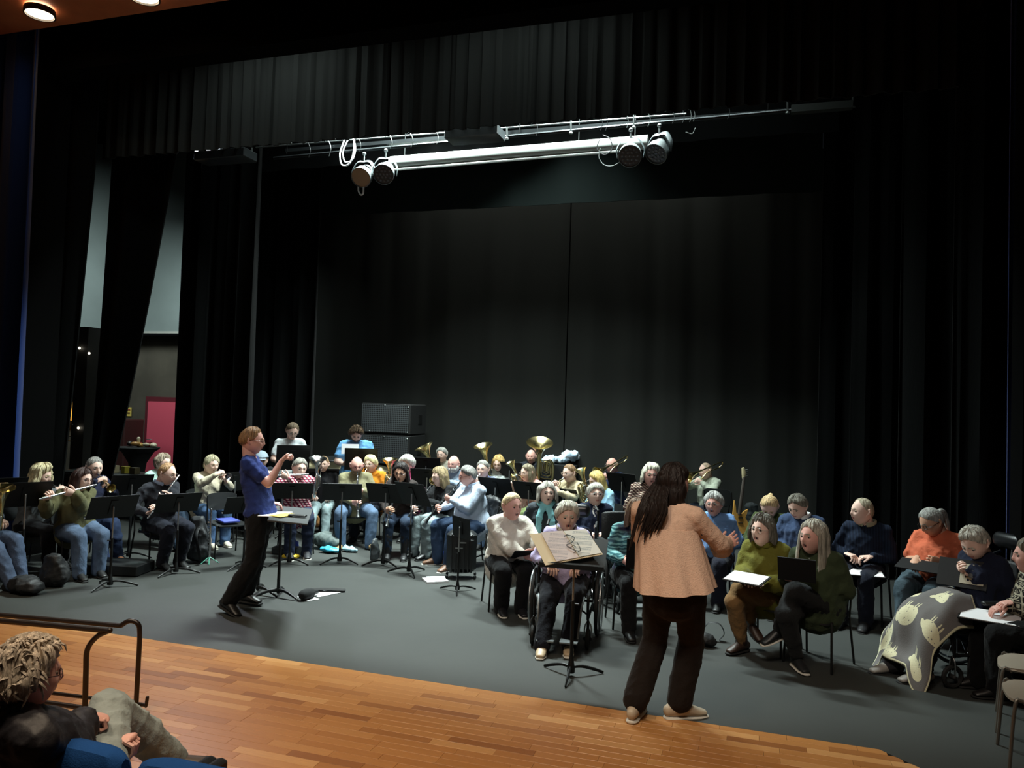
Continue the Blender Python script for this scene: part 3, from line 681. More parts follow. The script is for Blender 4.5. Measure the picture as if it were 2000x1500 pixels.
# ---------------------------------------------------------------- chairs
def make_chair(name, seatm, metal, label, group):
    P = empty(name, (0, 0, 0), label, 'chair', group)
    s = MB(); g = 11; V_ = []; F = []
    for j in range(g):
        for i in range(g):
            u, v = i/(g-1)*2-1, j/(g-1)*2-1; r = max(abs(u), abs(v)); q = (abs(u)**4+abs(v)**4)**.25; kk = r/q if q > 0 else 1
            V_.append((u*kk*.205, v*kk*.2, .445-.018*(1-u*u)*(1-v*v)-.02*max(0, v)**3+.012*max(0, -v)**2))
    V_ = np.array(V_); N = len(V_); V_ = np.vstack([V_, V_-A(0, 0, .016)])
    for j in range(g-1):
        for i in range(g-1): q = (j*g+i, j*g+i+1, (j+1)*g+i+1, (j+1)*g+i); F += [q, tuple(N+x for x in q[::-1])]
    for i in range(g-1): F += [(i+1, i, N+i, N+i+1), ((g-1)*g+i, (g-1)*g+i+1, N+(g-1)*g+i+1, N+(g-1)*g+i), (i*g, (i+1)*g, N+(i+1)*g, N+i*g), ((i+1)*g+g-1, i*g+g-1, N+i*g+g-1, N+(i+1)*g+g-1)]
    s.add((V_, F)); s.obj('seat', seatm, P)
    bk = MB(); V_ = []; F = []
    for j in range(g):
        for i in range(g):
            u, v = i/(g-1)*2-1, j/(g-1)*2-1; q = (abs(u)**5+abs(v)**5)**.2; r = max(abs(u), abs(v)); kk = r/q if q > 0 else 1
            V_.append((u*kk*.2, -.205-.05*(v*.5+.5)-.03*(1-u*u), .70+v*kk*.115))
    V_ = np.array(V_); V_ = np.vstack([V_, V_-A(0, .014, 0)])
    for j in range(g-1):
        for i in range(g-1): q = (j*g+i, j*g+i+1, (j+1)*g+i+1, (j+1)*g+i); F += [q[::-1], tuple(N+x for x in q)]
    for i in range(g-1): F += [(i, i+1, N+i+1, N+i), ((g-1)*g+i+1, (g-1)*g+i, N+(g-1)*g+i, N+(g-1)*g+i+1), ((i+1)*g, i*g, N+i*g, N+(i+1)*g), (i*g+g-1, (i+1)*g+g-1, N+(i+1)*g+g-1, N+i*g+g-1)]
    bk.add((V_, F)); bk.obj('backrest', seatm, P)
    for q in (-1, 1):
        MB().add(loft(catmull([(q*.225, .20, .008), (q*.205, .17, .40), (q*.195, .12, .425), (q*.195, -.12, .42)], 4), .011, 8)).obj('leg', metal, P)
        MB().add(loft([(q*.225, -.27, .008), (q*.205, -.20, .43)], .011, 8)).obj('leg', metal, P)
        MB().add(loft([(q*.205, -.20, .43), (q*.20, -.235, .6), (q*.195, -.262, .78)], .010, 8)).obj('back_frame', metal, P)
    MB().add(loft([(-.195, -.1, .415), (.195, -.1, .415)], .009, 6)).add(loft([(-.195, .12, .415), (.195, .12, .415)], .009, 6)).obj('stretcher', metal, P)
    return P
CH = {}
def put_chair(base, f, d, kind=True, label=None, k=1.0):
    key = kind if isinstance(kind, str) else 'black'
    rz = math.atan2(f[1], f[0])-PI/2
    lb = label or ('black stacking chair under the '+d)
    if key not in CH:
        if key == 'black': CH[key] = make_chair('stacking_chair', BLKP, BLK, lb, 'chairs on the stage'); o = CH[key]
        else: CH[key] = make_chair('stacking_chair', mat('beige_plastic', '8f8577', rough=.5), mat('grey_tube', '6f6a62', rough=.4, metal=.6), lb, 'beige chairs at the front'); o = CH[key]
    else: o = copy_tree(CH[key])
    o.location = (base[0], base[1], 0); o.rotation_euler = (0, 0, rz); o['label'] = lb; o.scale = (k, k, k); o['_o'] = [float(base[0]), float(base[1]), 0]
    return o
# ================================================================ instruments
def inst(name, label, cat, p, group=None): return empty(name, p, label, cat, group)
def flute(pi, end=None, lab='silver flute', dz=-.12, fwd=.05, sgn=1):
    """held out to the player's right from the lips"""
    M = pi['mouth']; Rr = pi['hR'][:, 0]*sgn; d = nrm(Rr+Z*dz+pi['hf']*fwd) if end is None else nrm(np.asarray(end)-M)
    M = M+pi['hf']*.012; t = inst('flute', lab+' played by the '+pi['d'], 'flute', M)
    MB().add(loft([M-d*.09, M+d*.20], .0125, 9)).add(ball(M+d*0+Z*.008, A(.02, .012, .006), 8, 5, frame(d))).obj('head_joint', SILV, t)
    MB().add(loft([M+d*.20, M+d*.58], .0105, 9)).obj('tube', SILV, t)
    kb = MB()
    for i in range(11): kb.add(lathe([(0, .018), (.008, .018), (.008, .011)], 8, M+d*(.23+i*.031), nrm(np.cross(d, pi['hf'])*(-1)+Z)))
    kb.obj('keys', STEEL, t); return t
def fl_arms(q, dz=-.12, fwd=.05, sgn=1):
    hR, hs = q['hR'], q['hs']; M = q['Hc']+hR@(A(0, .112, -.055)*hs); d = nrm(hR[:, 0]*sgn+Z*dz+hR[:, 1]*fwd); F = hR[:, 1]
    return {sgn: (M+d*.46-Z*.01-F*.015, nrm(F*.75+Z*.5), -F, hR[:, 0]*sgn*.6-Z*.8, .9), -sgn: (M+d*.26+F*.01, nrm(d*.8-F*.2+Z*.35), -F+Z*.2, -Z-hR[:, 0]*sgn*.3, .9)}
def clar_dir(q, dn=.95, sw=0.0): return nrm(q['hR'][:, 1]*A(1, 1, .3)*.75-Z*dn+q['R']*sw)
def cl_arms(q, dn=.95, sw=0.0):
    M = q['Hc']+q['hR']@(A(0, .105, -.055)*q['hs']); d = clar_dir(q, dn, sw)
    return {1: (M+d*.44+q['R']*.02, nrm(q['f']*.6-q['R']*.7+Z*.2), -q['f'], q['R']*.7-Z*.7-q['f']*.3, .8), -1: (M+d*.27-q['R']*.02, nrm(q['f']*.6+q['R']*.7+Z*.2), -q['f'], -q['R']*.7-Z*.7-q['f']*.3, .8)}
def clarinet(pi, dn=.95, sw=0.0, lab='black clarinet with silver keys'):
    M = pi['mouth']; d = clar_dir(pi, dn, sw); t = inst('clarinet', lab+' played by the '+pi['d'], 'clarinet', M)
    MB().add(loft([M-d*.01, M+d*.07], [.006, .011], 8)).obj('mouthpiece', BLKP, t)
    MB().add(loft([M+d*.07, M+d*.6], [.0135, .0145], 9)).obj('tube', BLKP, t)
    MB().add(lathe([(.0145, .58), (.018, .62), (.026, .655), (.036, .68), (.03, .675), (.015, .62)], 14, M, d)).obj('bell', BLKP, t)
    kb = MB(); s = nrm(np.cross(d, pi['R'])); s = s if s@pi['f'] > 0 else -s
    for h in (.07, .13, .34, .58, .68): kb.add(lathe([(.0155, h-.005), (.0172, h), (.0155, h+.005)], 10, M, d))
    for i in range(9): kb.add(ball(M+d*(.17+i*.045)+s*.017, .0065, 6, 4))
    kb.add(loft([M+d*.16+pi['R']*.014, M+d*.55+pi['R']*.016], .003, 5)).obj('keys', SILV, t); return t
def bell_prof(r0, r1, L_, n=9): return [(r0+(r1-r0)*(i/n)**3.2 if i else r0, L_*i/n) for i in range(n+1)]+[(r1-.004, L_-.004)]+[(max(r0-.004, .002)+(r1-r0)*(i/n)**3.2, L_*i/n) for i in range(n-1, -1, -1)]
def trumpet(pi, m_=None, dz=-.1, lab='brass trumpet', kind='trumpet', s=1.0):
    m_ = m_ or BRASS; M = pi['mouth']+pi['hf']*.012; d = nrm(pi['hf']*A(1, 1, .3)+Z*dz); R_ = nrm(np.cross(d, Z)); U_ = np.cross(R_, d); t = inst(kind, lab+' played by the '+pi['d'], kind, M)
    def q(a, b_, c): return M+d*a*s+U_*b_*s+R_*c*s
    MB().add(lathe([(.012, -.01), (.013, 0), (.006, .02), (.004, .06)], 10, M, d)).obj('mouthpiece', SILV, t)
    MB().add(loft(catmull([q(.05, 0, 0), q(.34, 0, 0), q(.41, -.03, 0), q(.34, -.075, 0), q(.12, -.075, 0), q(.06, -.04, .02), q(.12, 0, .035), q(.24, 0, .035)], 5), .0062*s, 7)).obj('tubing', m_, t)
    MB().add(lathe(bell_prof(.008*s, .062*s, .26*s), 18, q(.22, 0, .035), d)).obj('bell', m_, t)
    for i in range(3): MB().add(loft([q(.15+.032*i, -.095, .012), q(.15+.032*i, .03, .012)], .0115*s, 8)).add(loft([q(.15+.032*i, .03, .012), q(.15+.032*i, .055, .012)], .004*s, 6)).obj('valve', SILV, t)
    return t
def tp_arms(q, dz=-.1, s=1.0):
    M = q['Hc']+q['hR']@(A(0, .112, -.055)*q['hs']); d = nrm(q['hR'][:, 1]*A(1, 1, .3)+Z*dz); C = M+d*.18*s-Z*.035; R_ = nrm(np.cross(d, Z))
    return {1: (C+R_*.02+Z*.06, nrm(d*.3-R_*.7+Z*.5), -Z*.6-R_, q['R']*.8-Z*.7, .9), -1: (C-R_*.03-Z*.02, nrm(d*.2+R_*.5+Z*.9), R_, -q['R']*.8-Z*.7, 1.0)}
def bellhorn(pi, lab, kind, c, ax, s=1.0, m_=None, rb=.19, L_=.5, bodydir=None, held=True):
    """upright valved brass: wide bell cone, wrapped tubing, valves. c = throat point of the bell, ax = bell axis"""
    m_ = m_ or BRASS; ax = nrm(ax); c = np.asarray(c, float); F = nrm(bodydir if bodydir is not None else (pi['f'] if pi else A(.1, -1, 0))); F = nrm(F-ax*(F@ax)); S_ = np.cross(ax, F)
    t = inst(kind, lab, kind, c)
    def q(a, f, b_): return c+ax*a*s+F*f*s+S_*b_*s
    MB().add(lathe(bell_prof(.032*s, rb*s, L_*s, 12), 28, c, ax)).obj('bell', m_, t)
    MB().add(loft(catmull([q(.02, 0, 0), q(-.25, 0, 0), q(-.36, .05, 0), q(-.40, .13, 0), q(-.34, .21, 0), q(-.22, .24, 0), q(-.02, .235, .01), q(.05, .19, .015), q(.02, .14, .02), q(-.15, .13, .02)], 5), [.032*s]*12+[.03*s]*10+[.024*s]*10+[.018*s]*14, 9)).obj('main_bow', m_, t)
    tb = MB()
    for i, (a0, a1, f0, f1, b_) in enumerate(((-.26, .0, .05, .19, .045), (-.22, -.03, .075, .165, .06), (-.18, -.06, .1, .15, .052), (-.3, .03, .03, .215, .03))):
        tb.add(loft(catmull([q(a0, (f0+f1)/2, b_), q(a0+.02, f0, b_), q((a0+a1)/2, f0, b_), q(a1-.02, f0, b_), q(a1, (f0+f1)/2, b_), q(a1-.02, f1, b_), q((a0+a1)/2, f1, b_), q(a0+.02, f1, b_), q(a0, (f0+f1)/2, b_)], 3), .0085*s, 6))
    tb.obj('tubing', m_, t)
    for i in range(3): MB().add(loft([q(-.2, .07+.035*i, .075), q(-.02, .07+.035*i, .075)], .014*s, 8)).add(loft([q(-.02, .07+.035*i, .075), q(.015, .07+.035*i, .075)], .006*s, 6)).obj('valve', SILV, t)
    if pi: M = pi['mouth']; MB().add(loft(catmull([M, M*.7+q(.0, .05, .05)*.3+Z*.01, q(-.02, .06, .06)], 4), [.012]+[.005]*8, 7)).obj('leadpipe', m_, t)
    return t
def trombone(pi, d, back, lab='brass trombone'):
    """slide forward along d, tuning section back over the shoulder"""
    M = pi['mouth']; d = nrm(d); sd = nrm(np.cross(d, Z)); t = inst('trombone', lab+' played by the '+pi['d'], 'trombone', M)
    MB().add(loft([M, M+d*.62], .007, 7)).add(loft([M-sd*.0+d*.05-Z*.07, M+d*.62-Z*.07], .007, 7)).add(loft(catmull([M+d*.62, M+d*.67-Z*.035, M+d*.62-Z*.07], 4), .007, 7)).obj('slide', SILV, t)
    B = M+d*.05-Z*.07; o = -sd*.11+Z*.03; e = M+o-d*.33
    MB().add(loft(catmull([B, B+o*.7, M+o*1.0-d*.05, e, e-d*.05+Z*.045-sd*.02, e+Z*.09-sd*.04, M+o+Z*.09-sd*.04+d*.05], 4), .0095, 7)).obj('tuning_slide', BRASS, t)
    MB().add(lathe(bell_prof(.011, .105, .42), 22, M+o+Z*.09-sd*.04+d*.02, d)).obj('bell', BRASS, t)
    return t
def tb_arms(q, d):
    M = q['Hc']+q['hR']@(A(0, .10, -.055)*q['hs']); d = nrm(d)
    return {1: (M+d*.36-Z*.05, nrm(d-q['R']*.3), -q['R'], q['R']*.8-Z*.7), -1: (M+d*.1-Z*.05-q['R']*.05, nrm(q['R']*.4+Z*.5+d*.6), q['R'], -q['R']-Z*.6, 1.0)}
# ---------------------------------------------------------------- music stands
def make_stand():
    P = empty('music_stand', (0, 0, 0), 'x', 'music stand', 'black music stands')
    R_ = rotx(-math.radians(20)); c = A(0, 0, 1.02)
    MB().add(box(A(0, 0, 0), (.50, .004, .33))).add(box(A(0, -.028, -.167), (.50, .06, .004))).add(box(A(0, -.056, -.160), (.50, .003, .016))).add(box(A(0, .006, 0), (.07, .010, .2))).xf(R_, c).obj('desk', BLK, P)
    MB().add(loft([(0, .02, .55), (0, .02, 1.02)], .009, 8)).obj('upper_pole', STEEL, P)
    MB().add(loft([(0, .02, .09), (0, .02, .62)], .0145, 8)).add(lathe([(.030, .03), (.032, .06), (.022, .12), (.0145, .17)], 10, (0, .02, 0))).obj('pole', BLK, P)
    MB().add(loft([(.012, .02, .6), (.045, .02, .6)], .008, 6)).obj('knob', BLKP, P)
    for a in (-PI/2, PI/6, 5*PI/6):
        d = A(math.cos(a), math.sin(a), 0); MB().add(loft(catmull([A(0, .02, .075), d*.09+A(0, .02, .075), d*.19+A(0, .02, .045), d*.27+A(0, .02, .012)], 3), [(.014, .012)]*7+[(.012, .007)]*3, 8)).obj('leg', BLK, P)
    return P
STAND = []
def stand(bx, by, yaw, what, tall=1.0, sc=1.0, label=None, spin=0, world=None, tilt=0):
    """base pixel, desk normal yaw (relative to camera; 180 = the desk's back faces the camera)"""
    b_ = G(bx, by, 0) if world is None else np.asarray(world, float)
    f = relf(b_, yaw); lb = label or ('black music stand '+what)
    if not STAND: o = make_stand(); STAND.append(o)
    else: o = copy_tree(STAND[0])
    o.location = (b_[0], b_[1], 0); o.rotation_euler = (0, 0, math.atan2(f[1], f[0])-PI/2); o.scale = (sc, sc, tall); o['label'] = lb
    o['_o'] = [float(b_[0]), float(b_[1]), 0]
    if tilt:
        for ch in o.children:
            if ch.name.startswith('desk'):
                pv = Matrix.Translation((0, .02, 1.0)); ch.matrix_local = pv@Matrix.Rotation(math.radians(tilt), 4, 'X')@pv.inverted()
    return o
# ================================================================ the people
J = jeans; C_ = cloth
def W3(px, py, ref): return D(px, py, ref)
# --- left: flutes and cornets
b1 = person(d='person in jeans cut by the left picture edge', h=(-32, 932), yaw=45, sex='m', hair=('short', '6c5c4c'), top=C_('30343a'), leg=J('4c5c78'), arms='lap', legs='ext')
p = b1; bellhorn(None, 'brass baritone horn cut by the left picture edge', 'baritone_horn', p['loc'](-.02, .32, .78), A(.3, -.2, 1), .6)
p = person(d='woman with wavy blonde bob in grey cardigan', h=(80, 930), yaw=40, hyaw=55, hp=8, hair=('wavybob', 'cabd96'), top=C_('5b5e60'), leg=C_('17171a'), arms=lambda q: tp_arms(q, -.35))
trumpet(p, dz=-.35, lab='silver cornet', kind='cornet', m_=SILV, s=.85)
p = person(d='woman in olive blouse and glasses at the front', h=(160, 937), yaw=22, hyaw=42, hp=5, hr=-8, b=1.25, hair=('longbob', '35211d'), top=C_('5e5c40'), tname='blouse', leg=J('566b89'), gl='2a2022', arms=lambda q: fl_arms(q, -.30, -.12), scale_w=1.25, wr=.009)
flute(p, dz=-.30, fwd=-.12)
p = person(d='grey-haired woman in navy behind the olive blouse', h=(184, 914), zh=1.14, yaw=30, hyaw=25, hp=5, hair=('tied', '85817c'), top=C_('20243a'), leg=J('2c3c60'), shoes=('8f5f43', 0), arms=lambda q: tp_arms(q, -.3), legs='ext')
trumpet(p, dz=-.3, s=.9)
p = person(d='flautist with glasses in black jacket', h=(326, 926), yaw=30, hyaw=55, hp=8, hair=('receding', 'a5815c'), sex='m', zh=1.12, top=C_('2b2c32'), tname='jacket', collar='a9bedd', leg=C_('1c1e28'), gl='5a5048', arms=lambda q: fl_arms(q, -.95, -.1), legs='back', b=1.2)
flute(p, dz=-.95, fwd=-.1)
p = person(d='woman in mint top half hidden behind the jacketed flautist', h=(318, 905), zh=1.14, yaw=40, hair=('wshort', '9a8b78'), top=C_('b3d3c8'), leg=J('42566f'), legs='ext')
p = person(d='woman in beige sweater with short fair hair', h=(413, 908), yaw=25, hyaw=30, hp=5, zh=1.12, hair=('wshort', 'a29a7e'), top=C_('bdb39d'), leg=J('43618a'), arms=lambda q: tp_arms(q, -.1), legs='sit', shoes=('b8b2a2', 0, 1))
trumpet(p, dz=-.1, m_=SILV, lab='silver cornet', kind='cornet', s=.8)
p = person(d='player in a pale cap behind the conducting man', h=(510, 900), zh=1.12, yaw=5, sex='m', hair=('short', '5c4c3c'), top=C_('2a2c30'), leg=J('38445c'))
cp = MB(); hairshell(cp, p['hR'], p['Hc'], p['hs'], 0, lambda a: 66, .028, lump=0, edge=1)
cp.add(loft([p['Hc']+p['hR']@A(0, .09, .035), p['Hc']+p['hR']@A(0, .16, .03)], [(.075, .006), (.05, .006)], 10, p['hR'][:, 0])); cp.obj('cap', C_('a8b8c4'), p['P'])
p = person(d='grey-haired man in red and white plaid shirt', h=(585, 915), yaw=5, hyaw=18, hp=5, hr=-6, sex='m', hair=('short', '86837a'), top=pattern('plaid_pink', 'plaid', 'd9b3b3', '8e3048', '4c2030', 17), tname='shirt', leg=J('232c44'), arms=lambda q: fl_arms(q, -.1, .1), shoes=('2e2e32', 0, 1))
flute(p, dz=-.1, fwd=.1)
# --- percussion, standing
p = person(d='standing percussionist in white t-shirt', h=(571, 842), zh=1.58, pz=.9, nk=.03, lean=.14, yaw=15, hyaw=10, hp=25, sex='m', hair=('short', '7b6b58'), top=C_('dfe7ea'), tname='tshirt', long=False, leg=J('29303d'), gl='777777', arms='hold', legs='stand', chair=False, b=1.15)
p = person(d='standing percussionist in sky blue t-shirt', h=(696, 848), zh=1.56, pz=.9, nk=.03, lean=.14, yaw=0, hyaw=0, hp=35, sex='m', hair=('curly', '564636'), beard=('short', '5a4636'), top=C_('6fa9dc'), tname='tshirt', long=False, leg=J('29303d'), arms='hold', legs='stand', chair=False, b=1.45, wid=1.12)
# --- youth with silver baritone
p = person(d='youth in black t-shirt and pale jeans', h=(632, 907), zh=1.1, yaw=-5, hyaw=-10, sex='m', k=.9, hair=('short', 'a08260'), top=C_('19191c'), long=False, leg=J('9fb7bb'), arms='lap', legs='ext', b=1.0, hs=1.0, shoes=('c8c8c8', 0, 1))
bellhorn(p, 'silver baritone horn held up by the youth', 'baritone_horn', W3(619, 925, p['mouth']+p['f']*.22), Z-p['R']*.05+p['f']*.2, .8, SILV, L_=.30, rb=.17)
# --- clarinets
p = person(d='bald man with glasses in khaki sweater', h=(697, 910), yaw=4, hyaw=6, hp=10, sex='m', hair=('none', '8a6a58'), skin='pink', top=C_('7c775c'), leg=J('5a7496'), gl='6a2a34', arms=lambda q: cl_arms(q, 1.5), legs='wide', beard=('short', '8c7a68'), shoes=('9c8058', 0), b=1.25, belly=.03, wr=.008)
clarinet(p, 1.5)
p = person(d='woman with long dark hair and glasses', h=(783, 923), yaw=-5, hyaw=-15, hp=12, hair=('long', '1d1615'), skin='tan', top=C_('2e2826'), tname='cardigan', leg=J('26344a'), jk='slim', gl='302828', zh=1.13, arms=lambda q: cl_arms(q, 1.4, .15), shoes=('141416', 1))
clarinet(p, 1.4, .15)
p = person(d='woman with brown bob in black jacket', h=(859, 932), yaw=-50, hyaw=-62, hp=8, hair=('longbob', '8d7c5d'), top=C_('1a1b1d'), tname='jacket', leg=J('93a5a8'), gl='4a3830', arms=lambda q: cl_arms(q, .9), shoes=('1c1c1e', 0))
clarinet(p, .9)
p = person(d='grey-haired man in pale blue shirt and jeans', h=(914, 930), zh=1.16, yaw=-62, hyaw=-78, hp=8, sex='m', hair=('short', '7a7874'), skin='pink', top=C_('b4c2d6'), tname='shirt', collar='b4c6de', leg=J('3d5579'), gl='5c2c2c', arms=lambda q: cl_arms(q, .85), b=1.32, belly=.06, wid=1.06, shoes=('6e4d38', 0, 1), wr=.009, legs='wide')
clarinet(p, .85)
# --- brass behind the clarinets
p = person(d='woman with fair short hair in orange t-shirt', h=(724, 907), zh=1.13, yaw=-20, hyaw=-30, hair=('wshort', 'd8cf9c'), top=C_('e08f2c'), tname='tshirt', long=False, leg=J('29303d'), gl='8a8a8a', arms='hold')
bellhorn(p, 'brass tenor horn of the woman in orange', 'tenor_horn', W3(706, 935, p['mouth']+p['f']*.15), Z+p['R']*.25, .5, L_=.3)
p = person(d='white-haired woman in pink top', h=(795, 908), zh=1.13, yaw=-25, hair=('puffy', 'e4e0d4'), top=C_('d7619a'), leg=J('29303d'), arms='hold')
bellhorn(p, 'brass euphonium tilted beside the white-haired woman', 'euphonium', W3(762, 928, p['mouth']+p['f']*.2), Z+p['R']*.35+p['f']*.15+A(.35, 0, 0), .72, L_=.34, rb=.17)
p = person(d='grey-haired man in pale vest by the tall tuba bell', h=(863, 889), zh=1.16, yaw=-20, hyaw=-25, sex='m', hair=('short', 'a3a39c'), top=C_('a9a597'), tname='vest', leg=J('29303d'), arms='hold')
bellhorn(p, 'brass tuba whose bell leans left beside the loudspeakers', 'tuba', W3(843, 905, p['mouth']+p['f']*.15), Z*1+p['R']*.45+p['f']*.25, .9, L_=.38, rb=.2)
p = person(d='bald man with white beard', h=(886, 907), zh=1.16, yaw=-20, hyaw=-28, sex='m', hair=('none', 'b8b4ac'), skin='pink', beard=('full', 'c6c3bb'), top=C_('8b9aab'), tname='shirt', leg=J('29303d'), arms=lambda q: tp_arms(q, -.35), b=1.25)
trumpet(p, dz=-.35)
p = person(d='woman with grey tied-back hair in pale blue print', h=(943, 917), zh=1.13, yaw=-22, hyaw=-20, hair=('tied', '8d8a84'), top=pattern('print_blue', 'floral', '9aa8c8', 'c8d0e0', '6a7aa8', 30), tname='blouse', leg=J('6c87b0'), arms=lambda q: tp_arms(q, -.5))
trumpet(p, dz=-.5)
p = person(d='woman with fair bob reading behind a stand', h=(973, 905), zh=1.13, yaw=-12, hp=18, hair=('bob', 'b7995f'), top=C_('b9c2c0'), leg=J('29303d'), arms='hold')
bellhorn(None, 'brass tuba with its bell raised between the beard and the fair bob', 'tuba', W3(947, 906, p['mouth'])+A(0, .1, 0), Z+A(-.15, -.3, 0), .85, L_=.38, rb=.19)
p = person(d='woman with grey-brown bob in pink blouse', h=(1030, 924), yaw=-40, hyaw=-48, hp=2, hair=('longbob', '8b816c'), top=pattern('print_pink', 'floral', 'd2a49c', 'e0c4bc', 'b06a68', 34), tname='blouse', leg=C_('7b8a5c'), gl='8a7a70', arms=lambda q: {1: (W3(1000, 943, q['Hc']+q['f']*.15), nrm(Z+q['f']*.4), -q['R']*1.0, None, .9), -1: (W3(1015, 950, q['Hc']+q['f']*.18), nrm(Z*.3-q['R']*.5+q['f']), Z, None, .8)})
bellhorn(p, 'brass tenor horn raised by the woman in pink blouse', 'tenor_horn', W3(1008, 925, p['mouth']+p['f']*.2), Z-nrm(RT)*.45+p['f']*.1, .6, L_=.33, rb=.135)
p = person(d='bald player hidden behind the biggest tuba', h=(1037, 892), zh=1.15, yaw=-10, sex='m', hair=('none', '9a7a68'), skin='pink', top=C_('2c3036'), leg=J('29303d'), arms='hold')
bellhorn(p, 'biggest brass tuba, bell open towards the singers', 'tuba', W3(1050, 903, p['mouth']+p['f']*.22)+A(.02, 0, 0), Z+p['f']*.45+A(.1, 0, 0), 1.15, L_=.36, rb=.215, bodydir=-p['R'])
p = person(d='woman with brown hair and glasses in tan shirt', h=(1112, 925), yaw=-42, hyaw=-45, zh=1.12, hair=('tied', '86694c'), top=C_('b3a688'), tname='shirt', leg=J('29303d'), gl='b0a090', arms=lambda q: tp_arms(q, -.45))
trumpet(p, dz=-.45)
p = person(d='woman with long blonde hair in light blue top', h=(1166, 940), yaw=-48, hyaw=-60, hp=14, hair=('long', 'cfb36e'), top=C_('8fb8cf'), leg=J('2c3a54'), arms='hold')
bellhorn(p, 'brass tenor horn in front of the long-haired blonde woman', 'tenor_horn', W3(1143, 945, p['mouth']+p['f']*.1), Z-nrm(RT)*.35, .62, L_=.36, rb=.14)
p = person(d='bald man with glasses in navy playing trombone', h=(1195, 910), yaw=-40, hyaw=-45, sex='m', hair=('fringe', '9c8c7c'), skin='pink', top=C_('2a3654'), leg=J('27355c'), gl='6a6a6a', arms=lambda q: tb_arms(q, q['f']-Z*.35))
trombone(p, p['f']-Z*.35, None)
p = person(d='man with shaved head in grey-green sweatshirt', h=(1378, 920), yaw=-45, hyaw=-52, sex='m', hair=('stubble', 'b09a84'), top=C_('a4ab9a'), tname='sweatshirt', leg=J('29303d'), arms=lambda q: tb_arms(q, q['f']-Z*.3), b=1.25)
trombone(p, p['f']-Z*.3, None)
# --- singers
p = S1 = person(d='fair woman in cream sweater singing', h=(1000, 990), zh=1.06, yaw=12, hyaw=32, hp=-2, op=1, hs=1.17, b=1.3, belly=.05, hair=('tied', 'd4c096'), skin='pink', top=C_('d6cfc4'), leg=C_('121214'), lean=.16, wid=1.08, scale_w=1.3, wr=.010, hem=.05,
    arms=lambda q: {1: (W3(985+48, 1085, q['Hc']+q['f']*.28), nrm(q['f']*.8-q['R']*.7), -Z*.3-q['R'], None, .7), -1: (W3(1030, 1070, q['Hc']+q['f']*.28)-q['R']*.12+q['f']*.1, nrm(q['f']-Z*.5), -Z, None, .6)}, shoes=('17171a', 0, 1), legs='back')
p = S2 = person(d='grey-haired woman with turquoise scarf', h=(1068, 965), yaw=0, hyaw=12, hp=-8, op=1, hair=('bob', 'a39f96'), top=C_('33383d'), tname='cardigan', leg=C_('1a1a1e'), belly=.03)
sc = MB(); N = p['N']; ring = [N+Z*.005+p['R']*math.sin(a)*.085+p['f']*(math.cos(a)*.078+.012)-Z*.02*math.cos(a) for a in np.linspace(0, 2*PI, 18, endpoint=False)]
sc.add(loft(ring, [(.038, .022)]*18, 8, Z, closed=True)).add(loft(ring, [(.022, .030)]*18, 8, Z, closed=True))
for q in (-1, 1): sc.add(loft(catmull([N+p['f']*.1+p['R']*q*.03-Z*.03, N+p['f']*.15+p['R']*q*.07-Z*.16, p['pelv']+p['f']*.2+p['R']*q*.075+Z*.12], 4), [(.045, .014)]*9, 8, p['R']))
co, F = remesh(sc, .011, 2, wr=.008, seed=5); tris_mesh('scarf', co, F, [C_('8ccbd2')], p['P'], A(*p['P']['_o']))
p = S3 = person(d='woman in lavender cardigan in the wheelchair', h=(1108, 1010), zh=1.09, yaw=-6, hyaw=8, op=1, hs=1.15, hair=('wshort', 'c3bfb2'), top=C_('b4abd0'), tname='cardigan', collar=pattern('print_leaf', 'floral', 'e0dcd0', '3a3a36', '6a6a60', 60), leg=C_('14151c'), belly=.05, b=1.25, chair=False, legs='ext', pz=.53, arms='lap',
    ankles=None, shoes=('b5a184', 0, 1))
p = S4 = person(d='grey-haired woman in navy cardigan over a floral blouse', h=(1163, 967), yaw=8, hyaw=14, hp=-8, hair=('wshort', 'aaa69c'), top=C_('1b2236'), tname='cardigan', leg=C_('15161a'), gl='9a9a9a', belly=.04, arms='clasp', b=1.2)
vb = MB(); N = p['N']; f_, r_ = p['f'], p['R']
vb.add(loft(catmull([N+f_*.095-Z*.03, p['shc']+f_*.135-Z*.10, p['pelv']*.5+p['shc']*.5+f_*.185], 4), [(.035, .012)]*3+[(.055, .02)]*6, 10, r_)); vb.obj('blouse', pattern('print_navy', 'floral', 'e6e4e0', '1c2234', '2a3350', 38), p['P'])
p = S5 = person(d='white-haired woman in brown plaid shirt', h=(1271, 928), zh=1.32, pz=.72, yaw=5, hyaw=10, op=1, hair=('bob', 'e2dcc8'), skin='pink', top=pattern('plaid_brown', 'plaid', 'c9b6a4', '5d3c38', '3a2c2c', 28), tname='shirt', leg=J('29303d'), chair=False, arms='lap', hs=1.15, ankles={1: (G(1262, 1135, .1), A(0, -1, 0)), -1: (G(1285, 1135, .1), A(0, -1, 0))})
p = S6 = person(d='woman with brown hair and glasses in teal patterned top', h=(1243, 1002), zh=1.1, yaw=12, hyaw=18, hp=14, op=1, hair=('longbob', '6d5745'), skin='pink', top=pattern('teal_zigzag', 'zig', '2f5a60', '7fb0ae', '2a2838', 26), leg=C_('121214'), gl='8a6a6a',
    arms=lambda q: {1: (W3(1228, 1097, q['Hc']+q['f']*.28), nrm(q['f']-q['R']*.5), -Z*.2-q['R'], None, .8), -1: (W3(1262, 1090, q['Hc']+q['f']*.28), nrm(q['f']+q['R']*.5), q['R'], None, .8)}, legs='sit')
